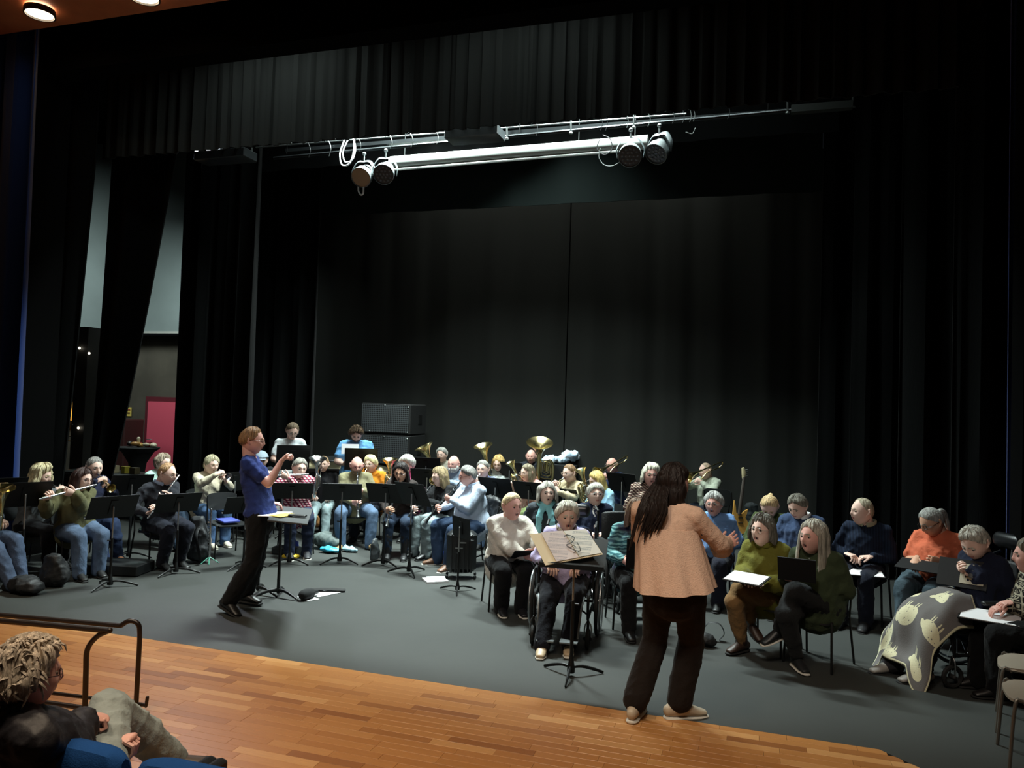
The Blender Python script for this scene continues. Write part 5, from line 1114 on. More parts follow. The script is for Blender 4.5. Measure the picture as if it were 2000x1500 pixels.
# ---------------------------------------------------------------- bags and cases
def softbag(name, px, py, s_, m_, lb, seed=1, z=None, rz=0, wr=.02, vox=.02, extra=None, cat='bag'):
    g_ = G(px, py); hx_, hy_, hz = s_
    if hz < hx_*1.6:
        rr = max(hz*.5, vox*1.5); L_ = max(hx_-min(hy_, rr)*.9, .02)
        mb = MB().add(loft([(-L_, 0, rr), (-L_*.3, .01, rr*1.05), (L_*.4, -.01, rr*.9), (L_, 0, rr*.8)], [(hy_*.8, rr*.85), (hy_, rr), (hy_, rr*.95), (hy_*.7, rr*.75)], 12, A(0, 1, 0)))
    else:
        mb = MB().add(loft([(0, 0, hy_*.5), (0, 0, hz*.5), (0, -.02, hz-hy_*.5)], [(hx_, hy_), (hx_*.92, hy_*.9), (hx_*.62, hy_*.55)], 12, A(1, 0, 0)))
    co, F = remesh(mb, vox, 5, wr=wr, seed=seed); co = co@rotz(rz).T; co[:, 2] -= co[:, 2].min()
    t = empty(name, g_, lb, cat); me = tris_mesh('body', co+g_, F, [m_], t, g_)
    return t, g_, rotz(rz)
NYL = mat('nylon_black', '17181a', rough=.6, bump=.3, bscale=50); NYG = mat('nylon_grey', '55605e', rough=.7, bump=.3, bscale=40)
t, g_, R_ = softbag('backpack', 386, 1098, (.17, .13, .50), mat('nylon_charcoal', '2b2d30', rough=.6, bump=.3, bscale=50), 'dark grey backpack with straps standing on the floor', 3)
for q_ in (-1, 1): MB().add(loft(catmull([g_+R_@A(q_*.05, -.08, .45), g_+R_@A(q_*.10, -.17, .34), g_+R_@A(q_*.15, -.16, .14), g_+R_@A(q_*.12, -.1, .04)], 5), [(.022, .006)]*16, 6, A(1, 0, 0))).obj('strap', NYL, t)
t, g_, R_ = softbag('handbag', 396, 1075, (.13, .07, .30), mat('bag_blush', 'd9b8a4', rough=.6), 'pale handbag with two looped handles behind the backpack', 4, wr=.008)
for q_ in (-1, 1): MB().add(loft(catmull([g_+A(q_*.07-.04, 0, .26), g_+A(q_*.07-.03, 0, .37), g_+A(q_*.07+.03, 0, .37), g_+A(q_*.07+.04, 0, .26)], 5), .008, 6)).obj('handle', mat('tan_leather', 'c09c78', rough=.5), t)
softbag('shoulder_bag', 52, 1160, (.20, .13, .18), NYL, 'black bag lying at the left near the barrier', 5)
softbag('shoulder_bag', 105, 1145, (.17, .12, .30), NYL, 'slouching black bag right of the lying black bag', 6)
softbag('duffel_bag', 640, 1072, (.24, .15, .22), NYG, 'grey-green soft bag behind the plaid shirt player', 7)
softbag('plastic_bag', 570, 1075, (.12, .08, .14), mat('bag_blue', '2a3fae', rough=.4), 'blue bag under the chair of the plaid shirt', 8)
softbag('plastic_bag', 868, 1090, (.08, .07, .16), mat('bag_royal', '2440c8', rough=.4), 'royal blue bag behind the calves of the pale blue shirt', 9)
softbag('shopping_bag', 645, 1080, (.16, .09, .07), mat('bag_turquoise', '2f95b0', rough=.5), 'turquoise bag flattened on the floor by the tan boots', 10)
softbag('shopping_bag', 683, 1078, (.13, .07, .07), mat('bag_pale_blue', '8fb9c6', rough=.5), 'pale blue crumpled bag between the tan boots', 11)
softbag('small_bag', 621, 1030, (.06, .05, .16), mat('orange_tan', 'b8824c', rough=.6), 'small orange-brown bag on the floor under the pale jeans', 12, cat='bag')
softbag('instrument_case', 732, 1095, (.05, .11, .34), mat('case_grey', '3c4042', rough=.4), 'grey folded case leaning by the black boots', 13, cat='case', wr=.012)
softbag('coat', 1465, 1062, (.16, .10, .62), mat('dark_teal_coat', '1d2426', rough=.8), 'dark coat heaped below the yellow bass guitar', 14, cat='coat')
softbag('sling_bag', 1378, 1262, (.10, .08, .12), NYL, 'black bag with a looped strap behind the leading woman', 15)
g_ = G(1392, 1250); tag(MB().add(loft(catmull([(-.09, 0, .09), (-.03, 0, .155), (.06, 0, .15), (.10, 0, .07), (.06, 0, .01)], 6), [(.022, .004)]*25, 6, A(0, 1, 0))).obj('bag_strap', NYL, loc=(0, 0, 0)), 'black webbing strap looping up from the floor', 'strap').location = g_
def case(name, px, py, s_, m_, lb, rz=0, cat='case', z=0):
    g_ = G(px, py, z); o = MB().add(box((0, 0, s_[2]/2), s_, rotz(rz), bev=.015)).obj(name, m_, loc=(0, 0, 0)); o.location = g_; o['_o'] = [float(v) for v in g_]; return tag(o, lb, cat)
case('instrument_case', 235, 1118, (.62, .40, .13), BLKP, 'flat black instrument case on the floor beside the olive blouse', .25)
case('instrument_case', 560, 1082, (.36, .2, .10), BLKP, 'small black case under the plaid shirt player', .1)
case('pack', 568, 1090, (.20, .14, .05), mat('pack_yellow', 'd9b62c', rough=.5), 'yellow pack on the floor behind the stand legs', .1, 'pack')
case('instrument_case', 640, 1066, (.20, .12, .10), BLKP, 'black box behind the turquoise bag', 0)
case('box', 118, 1112, (.16, .12, .08), mat('cup_grey', '8f8f8a'), 'grey box on the floor behind the lying black bag', 0, 'box')
# suitcase
g_ = G(900, 1128); t = empty('suitcase', g_, 'black ribbed cabin suitcase behind the edge-on stand', 'suitcase')
R_ = rotz(.35); body = MB().add(box((0, 0, 0), (.36, .22, .50), bev=.05))
for v in (-.12, -.07, -.02, .03, .08, .12): body.add(box((v, -.113, -.01), (.018, .012, .46), bev=.003)).add(box((v, .113, -.01), (.018, .012, .46), bev=.003))
body.xf(R_, g_+A(0, 0, .32)).obj('shell', mat('suitcase_black', '1b1d1e', rough=.35, spec=.5), t)
for x_, y_ in ((-.17, -.09), (.17, -.09), (-.17, .09), (.17, .09)): MB().add(ball(g_+R_@A(x_, y_, .027), (.016, .027, .027), 10, 6)).obj('wheel', BLKP, t)
MB().add(loft(catmull([g_+R_@A(-.07, 0, .585), g_+R_@A(-.06, 0, .625), g_+R_@A(.06, 0, .625), g_+R_@A(.07, 0, .585)], 4), .01, 6)).obj('handle', BLKP, t)
for v in (.16, .03): MB().add(box(g_+R_@A(-.04+v*.3, -.124, .36+v*.5), (.09, .006, .014), R_)).obj('zip_pull', STEEL, t)
# jacket over the chair of the man in pale blue shirt
bl = [q for q in PEOPLE if 'pale blue shirt and jeans' in q['d']][0]; c = bl['base']-bl['f']*.29
jb = MB().add(loft([c+Z*.84, c+Z*.6, c+Z*.3-bl['f']*.03, c+Z*.12-bl['f']*.05], [(.20, .05), (.24, .06), (.22, .05), (.17, .03)], 12, bl['R']))
co, F = remesh(jb, .02, 4, wr=.025, seed=31); t = empty('jacket', c, 'black jacket hanging over the chair of the pale blue shirt', 'jacket'); tris_mesh('body', co, F, [NYL], t, c)
# empty chair with a blue book
ce = G(442, 1085); fe = relf(ce, 20)
put_chair(ce, fe, '', True, 'empty black chair with a blue folder on its seat', .98)
o = MB().add(box((0, 0, 0), (.30, .22, .03), rotz(math.atan2(fe[1], fe[0])), bev=.006)).obj('blue_folder', mat('folder_blue', '4552a8', rough=.5), loc=(0, 0, 0)); o.location = (ce[0], ce[1], .462); tag(o, 'blue folder lying on the empty chair', 'folder')
# flute on its little stand
g_ = G(408, 1100); t = empty('flute', g_, 'silver flute standing upright on a small green tripod', 'flute')
MB().add(loft([g_+Z*.06, g_+Z*.67], .0125, 9)).obj('tube', SILV, t)
kb = MB(); [kb.add(ball(g_+A(-.01, -.016, .12+.035*i), (.009, .006, .009), 6, 4)) for i in range(13)]; kb.obj('keys', STEEL, t)
for a in (-1.9, -.9, .6, 2.2, 3.4): MB().add(loft([g_+Z*.08, g_+A(math.cos(a)*.11, math.sin(a)*.11, .006)], .006, 5)).obj('stand_leg', mat('stand_green', '4f9480', rough=.4), t)
# ---------------------------------------------------------------- wheelchair
def wheelchair(c, f, label, head=False, name='wheelchair', wheels=True):
    c = np.asarray(c, float); Rr = np.cross(f, Z); t = empty(name, c, label, 'wheelchair')
    q = lambda r, fw, z: c+Rr*r+f*fw+Z*z
    MB().add(loft([q(-.2, 0, .445), q(.2, 0, .445)], [(.23, .03)]*2, 12, f)).obj('seat', NYL, t)
    MB().add(loft([q(0, -.25, .47), q(0, -.28, .92)], [(.20, .025)]*2, 12, Rr)).obj('backrest', NYL, t)
    for s_ in (-1, 1):
        if wheels:
            wc = q(s_*.29, -.05, .30); w_ = MB()
            ring = [wc+f*math.cos(a)*.285+Z*math.sin(a)*.285 for a in np.linspace(0, 2*PI, 40, endpoint=False)]
            w_.add(loft(ring, .016, 8, closed=True)); wo = w_.obj('wheel', mat('tyre', '141414', rough=.7), t)
            rim = [wc+Rr*s_*.03+f*math.cos(a)*.25+Z*math.sin(a)*.25 for a in np.linspace(0, 2*PI, 36, endpoint=False)]
            MB().add(loft(rim, .009, 7, closed=True)).obj('push_rim', STEEL, wo)
            sp_ = MB()
            for a in np.linspace(0, 2*PI, 16, endpoint=False): sp_.add(loft([wc+f*math.cos(a+.2)*.03+Z*math.sin(a+.2)*.03, wc+f*math.cos(a)*.275+Z*math.sin(a)*.275], .0022, 4))
            sp_.add(loft([wc-Rr*.02, wc+Rr*.02], .028, 10)); sp_.obj('spokes', STEEL, wo)
        k_ = q(s_*.24, .42, .09); ring = [k_+f*math.cos(a)*.075+Z*math.sin(a)*.075 for a in np.linspace(0, 2*PI, 20, endpoint=False)]
        MB().add(loft(ring, .018, 7, closed=True)).add(loft([k_-Rr*.02, k_+Rr*.02], .02, 8)).obj('caster', mat('tyre', '141414'), t)
        MB().add(loft(catmull([k_-Rr*.028, k_-Rr*.028+Z*.1, k_+Z*.15, k_+Rr*.028+Z*.1, k_+Rr*.028], 3), .007, 6)).obj('fork', STEEL, t)
        fr_ = MB().add(loft(catmull([q(s_*.235, .40, .25), q(s_*.235, .42, .42), q(s_*.235, .30, .47), q(s_*.235, -.28, .46)], 3), .013, 8)).add(loft([q(s_*.235, .40, .25), q(s_*.235, -.22, .25)], .012, 8)).add(loft([q(s_*.235, -.27, .16), q(s_*.235, -.30, .95), q(s_*.235, -.40, .98)], .013, 8))
        fr_.add(loft([q(s_*.235, .38, .26), q(s_*.235, .40, .25)], .012, 8)).add(loft([q(s_*.24, .42, .24), q(s_*.24, .42, .15)], .013, 8)).obj('frame', BLK, t)
        MB().add(loft([q(s_*.25, .16, .66), q(s_*.25, -.18, .66)], [(.03, .018)]*2, 8, Rr)).add(loft([q(s_*.25, .1, .47), q(s_*.25, .1, .66)], .010, 6)).obj('armrest', BLKP, t)
        MB().add(loft(catmull([q(s_*.2, .42, .44), q(s_*.185, .52, .36), q(s_*.17, .60, .14)], 3), .010, 7)).obj('leg_rest', STEEL, t)
        MB().add(box((0, 0, 0), (.15, .13, .012)).__class__ and (box((0, 0, 0), (.15, .13, .012))[0]@np.stack([Rr, f, Z], 1).T+q(s_*.10, .64, .12), box((0, 0, 0), (.15, .13, .012))[1])).obj('footplate', STEEL, t)
    MB().add(loft([q(-.235, -.05, .30), q(.235, -.05, .30)], .012, 8)).add(loft([q(-.23, .3, .26), q(.23, -.15, .44)], .009, 6)).add(loft([q(.23, .3, .26), q(-.23, -.15, .44)], .009, 6)).obj('cross_brace', BLK, t)
    if head:
        MB().add(loft([q(-.13, -.30, 1.10), q(.13, -.30, 1.10)], [(.065, .05)]*2, 12, Z)).obj('headrest', mat('black_leather', '151719', rough=.3, spec=.6), t)
        MB().add(loft([q(0, -.30, .9), q(0, -.32, 1.08)], .014, 8)).obj('headrest_post', STEEL, t)
    return t
wheelchair(S3['base']-S3['f']*.03, S3['f'], 'black wheelchair with bright rims under the lavender cardigan', head=True)
wheelchair(S15['base']-S15['f']*.06, S15['f'], 'black care wheelchair with leather headrest under the blanket', head=True)
wc2 = wheelchair(G(1220, 1175)[:3]*A(1, 1, 0), relf(G(1220, 1175), 20), 'wheelchair half hidden beside the teal patterned top')
# ---------------------------------------------------------------- blanket with printed sheep
q = S15; K1, K2 = q['KN'][1], q['KN'][-1]; A1, A2 = q['AN'][1], q['AN'][-1]
path = catmull([q['pelv']+q['f']*.10+Z*.20, q['pelv']+q['f']*.28+Z*.20, (K1+K2)/2+Z*.17, (K1+K2)/2+q['f']*.15+Z*.04, (A1+A2)/2*.6+(K1+K2)/2*.4+q['f']*.10+Z*.02, (A1+A2)/2+q['f']*.12+Z*.04], 6)
nv_ = len(path); nu = 29; V_ = []; UVs = []
for i, c in enumerate(path):
    v = i/(nv_-1)
    for j in range(nu):
        u = j/(nu-1)*2-1; wv = .30+.06*v; x_ = u*wv; dr = .24*max(0, abs(u)-.38)**1.25*1.5
        fold = .016*math.sin(u*9+v*5)*min(1, abs(u)*1.5)+.012*math.sin(v*14+u*3)
        V_.append(c+q['R']*(x_*(1-.12*abs(u)))+Z*(-dr+fold)+q['f']*(.02*math.sin(u*7))); UVs.append((j/(nu-1), v))
V_ = np.array(V_); N_ = len(V_); Vb = V_-Z*.012; F = []; U_ = []
for i in range(nv_-1):
    for j in range(nu-1):
        a = i*nu+j; F.append((a, a+1, a+nu+1, a+nu)); F.append((N_+a, N_+a+nu, N_+a+nu+1, N_+a+1))
for i in range(nv_-1): F += [(i*nu, (i+1)*nu, N_+(i+1)*nu, N_+i*nu), (i*nu+nu-1, N_+i*nu+nu-1, N_+(i+1)*nu+nu-1, (i+1)*nu+nu-1)]
for j in range(nu-1): F += [(j, N_+j, N_+j+1, j+1), ((nv_-1)*nu+j, (nv_-1)*nu+j+1, N_+(nv_-1)*nu+j+1, N_+(nv_-1)*nu+j)]
BM = mat('sheep_blanket', '6f6b69', rough=.95, bump=.3, bscale=200); nt = BM.node_tree; bsd = nt.nodes['Principled BSDF']; L = nt.links.new
uvn = nt.nodes.new('ShaderNodeUVMap'); uvn.uv_map = 'UVMap'; cur = None
def mth(op, a, b_=0.0):
    x = nt.nodes.new('ShaderNodeMath'); x.operation = op
    for i, v in enumerate((a, b_)):
        if isinstance(v, (int, float)): x.inputs[i].default_value = v
        else: L(v, x.inputs[i])
    return x.outputs[0]
def ell(cx, cy, rx, ry, rot=0):
    mp = nt.nodes.new('ShaderNodeMapping'); mp.vector_type = 'TEXTURE'; mp.inputs['Location'].default_value = (cx, cy, 0); mp.inputs['Rotation'].default_value = (0, 0, rot); mp.inputs['Scale'].default_value = (rx, ry, 1); L(uvn.outputs[0], mp.inputs[0])
    ln = nt.nodes.new('ShaderNodeVectorMath'); ln.operation = 'LENGTH'; L(mp.outputs[0], ln.inputs[0]); return mth('LESS_THAN', ln.outputs['Value'], 1.0)
msk = None
for (cx, cy, s_) in ((.52, .60, 1), (.86, .72, .9), (.12, .55, .9), (.75, .38, .9), (.35, .30, .9), (.2, .86, .9), (.62, .93, .9)):
    for e_ in ((cx, cy, .13*s_, .075*s_), (cx+.13*s_, cy+.03*s_, .045*s_, .030*s_), (cx-.07*s_, cy-.085*s_, .007, .04), (cx-.04*s_, cy-.085*s_, .007, .04), (cx+.04*s_, cy-.085*s_, .007, .04), (cx+.07*s_, cy-.085*s_, .007, .04)):
        e1 = ell(*e_); msk = e1 if msk is None else mth('MAXIMUM', msk, e1)
vo = nt.nodes.new('ShaderNodeTexVoronoi'); vo.inputs['Scale'].default_value = 34; L(uvn.outputs[0], vo.inputs['Vector']); dots = mth('GREATER_THAN', vo.outputs['Distance'], .18)
sx = nt.nodes.new('ShaderNodeSeparateXYZ'); L(uvn.outputs[0], sx.inputs[0])
edge = mth('MAXIMUM', mth('GREATER_THAN', mth('ABSOLUTE', mth('SUBTRACT', sx.outputs[0], .5)), .487), mth('MAXIMUM', mth('GREATER_THAN', sx.outputs[1], .985), mth('LESS_THAN', sx.outputs[1], .015)))
fin = mth('MAXIMUM', mth('MULTIPLY', msk, dots), edge); mx = nt.nodes.new('ShaderNodeMix'); mx.data_type = 'RGBA'; mx.inputs[6].default_value = srgb('6b6867'); mx.inputs[7].default_value = srgb('dcd7b4'); L(fin, mx.inputs[0]); L(mx.outputs[2], bsd.inputs['Base Color'])
c = q['base']; me = bpy.data.meshes.new('blanket'); me.from_pydata((np.vstack([V_, Vb])-c).tolist(), [], F); me.materials.append(BM); uvl = me.uv_layers.new(name='UVMap')
uu = UVs+UVs
for lp in me.loops: uvl.data[lp.index].uv = uu[lp.vertex_index]
me.polygons.foreach_set('use_smooth', [True]*len(F)); o = bpy.data.objects.new('blanket', me); COL.objects.link(o); o.location = c; tag(o, 'grey blanket printed with cream sheep over the legs of the elderly man', 'blanket')
# ---------------------------------------------------------------- right corner chairs
for px, py, yw, lb in ((2014, 1424, -88, 'beige chair at the right edge, further from the wood floor'), (2034, 1496, -80, 'beige chair cut by the right edge, nearest to the wood floor')):
    g_ = G(px, py); put_chair(g_, relf(g_, yw), '', 'beige', lb, 1.0)
# ---------------------------------------------------------------- guitar
g_ = G(1447, 1075); t = empty('bass_guitar', g_, 'yellow-brown electric bass guitar upright on a stand', 'guitar')
q = lambda x, y, dy=0: D(x, y, g_+A(0, dy, 0))
out = [(1436, 985), (1430, 975), (1433, 992), (1431, 1008), (1429, 1028), (1437, 1042), (1450, 1040), (1460, 1028), (1457, 1012), (1452, 1003), (1459, 996), (1459, 990), (1452, 997), (1447, 1002), (1440, 1002)]
out = [(1434.5, 977), (1433, 992), (1431.5, 1006), (1432, 1022), (1435, 1038), (1446, 1044), (1459, 1040), (1462, 1022), (1456, 1011), (1459, 1003), (1461, 995), (1455, 998), (1450, 1003), (1444, 1005), (1438, 1001), (1437, 990)]
pts = [q(*o_) for o_ in out]; n_ = nrm(np.cross(pts[4]-pts[0], pts[7]-pts[0])); n_ = n_ if n_@(CAM-pts[0]) > 0 else -n_; K = len(pts)
MB().add((np.array(pts+[x-n_*.04 for x in pts]), [tuple(range(K)), tuple(range(K, 2*K))[::-1]]+[(i, (i+1) % K, K+(i+1) % K, K+i) for i in range(K)])).obj('body', mat('guitar_wood', 'c8964a', rough=.3, var=.15, vscale=3), t, smooth=False)
MB().add(loft([q(1444, 1004)+n_*.008, q(1453, 932)+n_*.008], [(.030, .011), (.022, .010)], 8, nrm(RT))).obj('neck', mat('fretboard', '5a524c', rough=.5), t)
MB().add(loft([q(1452, 934), q(1453, 924), q(1451, 914)], [(.024, .01), (.036, .01), (.022, .01)], 8, nrm(RT))).obj('headstock', mat('guitar_maple', 'd9cba0', rough=.4), t)
for i in range(4): MB().add(loft([q(1455, 918+i*4), q(1460, 917+i*4)], .006, 6)).obj('tuning_peg', STEEL, t)
for y_ in (1011, 1021): MB().add(box(q(1446, y_)+n_*.006, (.07, .02, .012), frame(n_)[:, [0, 1, 2]])).obj('pickup', BLKP, t)
for a in (-.5, 1.5, 3.6): MB().add(loft([q(1447, 1040)-n_*.08, g_+A(math.cos(a)*.22, math.sin(a)*.22+.05, .01)], .009, 6)).obj('stand_leg', BLK, t)
g_ = G(1412, 1065); put_chair(g_, relf(g_, 160), '', True, 'black chair beside the bass guitar, its back turned', 1.12)
# ---------------------------------------------------------------- loudspeakers
def speaker(z0, h_, label, first=None):
    c0 = V(703, 850, 14.0-.35); Yf = 13.3; x0 = X(703, 850, Yf); x1 = X(800, 850, Yf); w_ = x1-x0; dp = .75
    t = empty('loudspeaker', ((x0+x1)/2, Yf+dp/2, z0), label, 'loudspeaker', 'stacked loudspeakers'); c = A((x0+x1)/2, Yf+dp/2, z0+h_/2)
    MB().add(box(c, (w_, dp, h_), bev=.02)).obj('cabinet', mat('speaker_paint', '161717', rough=.55), t)
    gm = mat('speaker_grille', '1c1e1f', rough=.5); nt = gm.node_tree
    if 'grille_ck' not in nt.nodes:
        b = nt.nodes['Principled BSDF']; tcn = nt.nodes.new('ShaderNodeTexCoord'); vo = nt.nodes.new('ShaderNodeTexVoronoi'); vo.name = 'grille_ck'; vo.inputs['Scale'].default_value = 26; vo.inputs['Randomness'].default_value = 0; nt.links.new(tcn.outputs['Object'], vo.inputs['Vector'])
        rp = nt.nodes.new('ShaderNodeValToRGB'); rp.color_ramp.elements[0].position = .3; rp.color_ramp.elements[1].position = .5; rp.color_ramp.elements[0].color = (.002, .002, .002, 1); rp.color_ramp.elements[1].color = srgb('4a4e50'); nt.links.new(vo.outputs['Distance'], rp.inputs[0]); nt.links.new(rp.outputs[0], b.inputs['Base Color'])
    MB().add(box(A(c[0], Yf-.008, c[2]), (w_-.06, .012, h_-.06), bev=.004)).obj('grille', gm, t)
    for px_, pz_ in ((0, .44), (.46, -.42), (-.3, -.42), (.46, .4)): MB().add(ball(A(c[0]+px_*w_, Yf-.02, c[2]+pz_*h_), .014, 8, 5)).obj('screw', STEEL, t)
    MB().add(box(A((x0+x1)/2+w_/2+.004, Yf+.45, c[2]), (.01, .16, .18), bev=.003)).obj('side_handle', BLK, t)
    return t
sz = Zp(760, 788, 13.3); sm_ = Zp(760, 848, 13.3); hh = sz-sm_
speaker(sm_, hh, 'upper black loudspeaker of the stack'); speaker(sm_-hh-.01, hh, 'middle black loudspeaker of the stack'); speaker(0, sm_-hh-.02, 'lowest black loudspeaker of the stack')
# ---------------------------------------------------------------- drums and pads by the percussionists
g_ = G(636, 1010); t = empty('cymbal_stand', g_, 'chrome cymbal stand with small pads between the two percussionists', 'drum stand'); g2 = D(648, 896, g_); g3 = D(648, 935, g_)
MB().add(loft([A(g2[0], g2[1], .1), g2], .014, 8)).obj('pole', STEEL, t)
for a in (0, 2.1, 4.2): MB().add(loft([A(g2[0], g2[1], .3), A(g2[0]+math.cos(a)*.3, g2[1]+math.sin(a)*.3, .01)], .01, 6)).obj('leg', STEEL, t)
MB().add(lathe([(0, .02), (.14, .015), (.15, 0), (.14, -.015), (0, -.02)], 18, g2, A(.1, -.2, 1))).add(loft([g2, g2+A(-.12, 0, .03)], .012, 6)).obj('pad', BLKP, t)
for px, py, r_, lb in ((668, 912, .26, 'tilted bronze cymbal behind the bald man in khaki'), (743, 915, .16, 'small cymbal behind the orange t-shirt'), (602, 905, .2, 'flat cymbal behind the plaid shirt')):
    c = D(px, py, G(px, 1020)); t = empty('cymbal', (c[0], c[1], 0), lb, 'cymbal', 'cymbals by the percussionists')
    MB().add(lathe([(0, .03), (.04, .028), (.06, .01), (r_, -.01), (r_, -.013), (.05, .004), (0, .02)], 24, c, A(.25, -.25, 1))).obj('disc', mat('cymbal_bronze', '8d8468', rough=.35, metal=1), t)
    MB().add(loft([A(c[0], c[1], .02), c], .010, 6)).obj('pole', STEEL, t)
# xylophone-like table in front of white t-shirt percussionist
c = G(548, 1035); case('keyboard_percussion', 600, 1020, (1.0, .4, .80), mat('drum_black', '121314', rough=.5), 'low black percussion cabinet behind the back stands', 0, 'percussion')
# cloth heap on a flight case
case('flight_case', 1096, 1010, (.62, .4, 1.02), BLKP, 'tall black case carrying the white and blue cloth', 0)
gg = G(1096, 1010); ch = gg+Z*1.02
hb = MB(); rs = np.random.RandomState(12)
for i in range(9): a = rs.rand(3); hb.add(ball(ch+A(-.28+.55*a[0], -.12+.2*a[1], .05+.05*a[2]+(.10 if a[0] > .55 else 0)), (.12, .10, .07), 10, 7))
hb.add(ball(ch+A(.2, -.05, .17), (.13, .10, .10), 10, 7))
co, F = remesh(hb, .018, 2, wr=.03, seed=77); t = empty('cloth_heap', ch, 'heap of pale blue and white cloth on the black case', 'cloth'); tris_mesh('body', co, F, [pattern('cloth_bw', 'zig', 'b9cfe0', 'dfe7ec', 'a9c4da', 8)], t, ch)
# ---------------------------------------------------------------- side room furniture
YT = 12.6
def atY(px, py, Y): return V(px, py, Y)
t0 = atY(270, 873, YT); t = empty('bar_table', (t0[0], t0[1], 0), 'high round bar table with a black stretch cover', 'table'); zt_ = t0[2]
MB().add(lathe([(0, 0), (.40, 0), (.41, -.01), (.40, -.03), (.30, -.10), (.17, -.32), (.13, -.6), (.16, -.85), (.30, -zt_+.02), (0, -zt_+.01)], 28, t0)).obj('cover', mat('stretch_black', '0e0e0f', rough=.8), t)
rs = np.random.RandomState(6); cols = ['d8c9a8', 'c8a058', 'a03a2a', 'e8dcc0', '2a1c18', 'b8884c', '8a2c22', 'cfc6b0']
NMS = ['long cream', 'tan', 'brick red', 'ivory', 'dark brown', 'ochre', 'deep red', 'pale grey']
for i in range(8):
    p_ = t0+A(-.3+.6*rs.rand(), -.14+.28*rs.rand(), .02+.05*rs.rand()); r_ = .045+.03*rs.rand(); m_ = mat('trinket_'+cols[i % 8], cols[i % 8], rough=.4)
    o = MB().add(ball((0, 0, 0), (r_*1.6, r_, r_*.8), 8, 6, rotz(rs.rand()*3))).obj('trinket', m_, loc=(0, 0, 0)); o.location = p_; tag(o, NMS[i]+' ornament lying on the bar table', 'ornament', 'ornaments on the bar table')
c = t0+A(.0, 0, .14); o = MB().add(loft([(0, 0, -.07), (0, 0, .03)], [.03, .035], 8)).obj('candle', mat('candle_cream', 'e8e0c0'), loc=(0, 0, 0)); o.location = c; tag(o, 'cream candle standing up among the ornaments', 'candle')
# long black table with boxes
a_ = atY(150, 917, 10.6); b_ = atY(300, 917, 10.6)
t = empty('long_table', ((a_[0]+b_[0])/2, 10.6, 0), 'long black table behind the flute players', 'table'); MB().add(box(A((a_[0]+b_[0])/2, 10.6, a_[2]-.02), (b_[0]-a_[0]+.3, .7, .04), bev=.006)).obj('top', mat('table_black', '17191a', rough=.4), t)
MB().add(box(A((a_[0]+b_[0])/2, 10.3, a_[2]/2-.02), (b_[0]-a_[0]+.2, .02, a_[2]-.06))).obj('skirt', NYL, t)
for x_ in (a_[0], b_[0]): MB().add(loft([A(x_, 10.85, 0), A(x_, 10.85, a_[2])], .02, 8)).obj('leg', BLK, t)
for px, w_, h_, c_, lb in ((219, .20, .12, 'd8cba4', 'cream box on the long black table'), (245, .09, .12, 'b8a83c', 'yellow box beside the cream box'), (263, .12, .11, '5c5238', 'brown box at the end of the long black table')):
    z_ = a_[2]; p_ = atY(px, 916, 10.55); o = MB().add(box((0, 0, h_/2), (w_, .12, h_), bev=.004)).obj('box', mat('box_'+c_, c_, rough=.6), loc=(0, 0, 0)); o.location = (p_[0], 10.55, z_); tag(o, lb, 'box')
# brown fridge-like cabinet, papers and yellow notice
YC = 14.6; x0, x1 = X(222, 850, YC), X(262, 850, YC); zc = Zp(242, 818, YC); t = empty('cabinet', ((x0+x1)/2, YC, 0), 'dark red-brown cabinet beside the crimson door', 'cabinet')
MB().add(box(A((x0+x1)/2, YC, zc/2), (x1-x0, .6, zc), bev=.02)).obj('body', mat('cabinet_maroon', '3c1e1c', rough=.5), t)
zl = Zp(242, 842, YC); MB().add(loft(catmull([A(x0+.03, YC-.32, zl+.02), A((x0+x1)/2, YC-.34, zl-.01), A(x1-.03, YC-.32, zl)], 4), .010, 6)).obj('trim_bar', STEEL, t)
def wallpic(name, px0, py0, px1, py1, Y, m_, lb, cat, th=.02):
    a = V(px0, py0, Y); b = V(px1, py1, Y); c = (a+b)/2; o = MB().add(box((0, 0, 0), (abs(b[0]-a[0]), th, abs(a[2]-b[2])))).obj(name, m_, smooth=False, loc=(0, 0, 0)); o.location = c; o['_o'] = [float(v) for v in c]; return tag(o, lb, cat)
wallpic('notice', 243, 795, 256, 813, YB-.02, mat('notice_yellow', 'd9c060', rough=.5), 'yellow notice on the dark wall above the maroon cabinet', 'sign')
o = wallpic('notice', 245.5, 799, 254, 801.5, YB-.035, mat('notice_red', '9c4a2a'), 'red band across the upper part of the yellow notice', 'sign', .01)
o = wallpic('notice', 246, 805, 253.5, 808, YB-.035, mat('notice_ink', '6b4a1c'), 'brown lettering band low on the yellow notice', 'sign', .01)
wallpic('paper_sheet', 228, 785, 239, 814, YB-.02, mat('paper_cream', 'd8ceb4'), 'cream paper on the wall left of the yellow notice', 'paper')
sb = atY(199, 905, 12.0); t = empty('flag', sb, 'turquoise triangular flag leaning behind the grey-haired cornet player', 'flag')
MB().add((np.array([V(197, 905, 12.0), V(212, 905, 12.0), V(209, 868, 12.0), V(197, 905, 12.02), V(212, 905, 12.02), V(209, 868, 12.02)]), [(0, 1, 2), (5, 4, 3), (0, 3, 4, 1), (1, 4, 5, 2), (2, 5, 3, 0)])).obj('cloth', mat('turquoise', '2a9cc4', rough=.6), t, smooth=False)
MB().add(loft([A(*V(214, 915, 12.02)[:2], 0), V(214, 915, 12.02), V(214.5, 850, 12.02)], .012, 6)).obj('pole', mat('pole_wood', 'b8955c'), t)
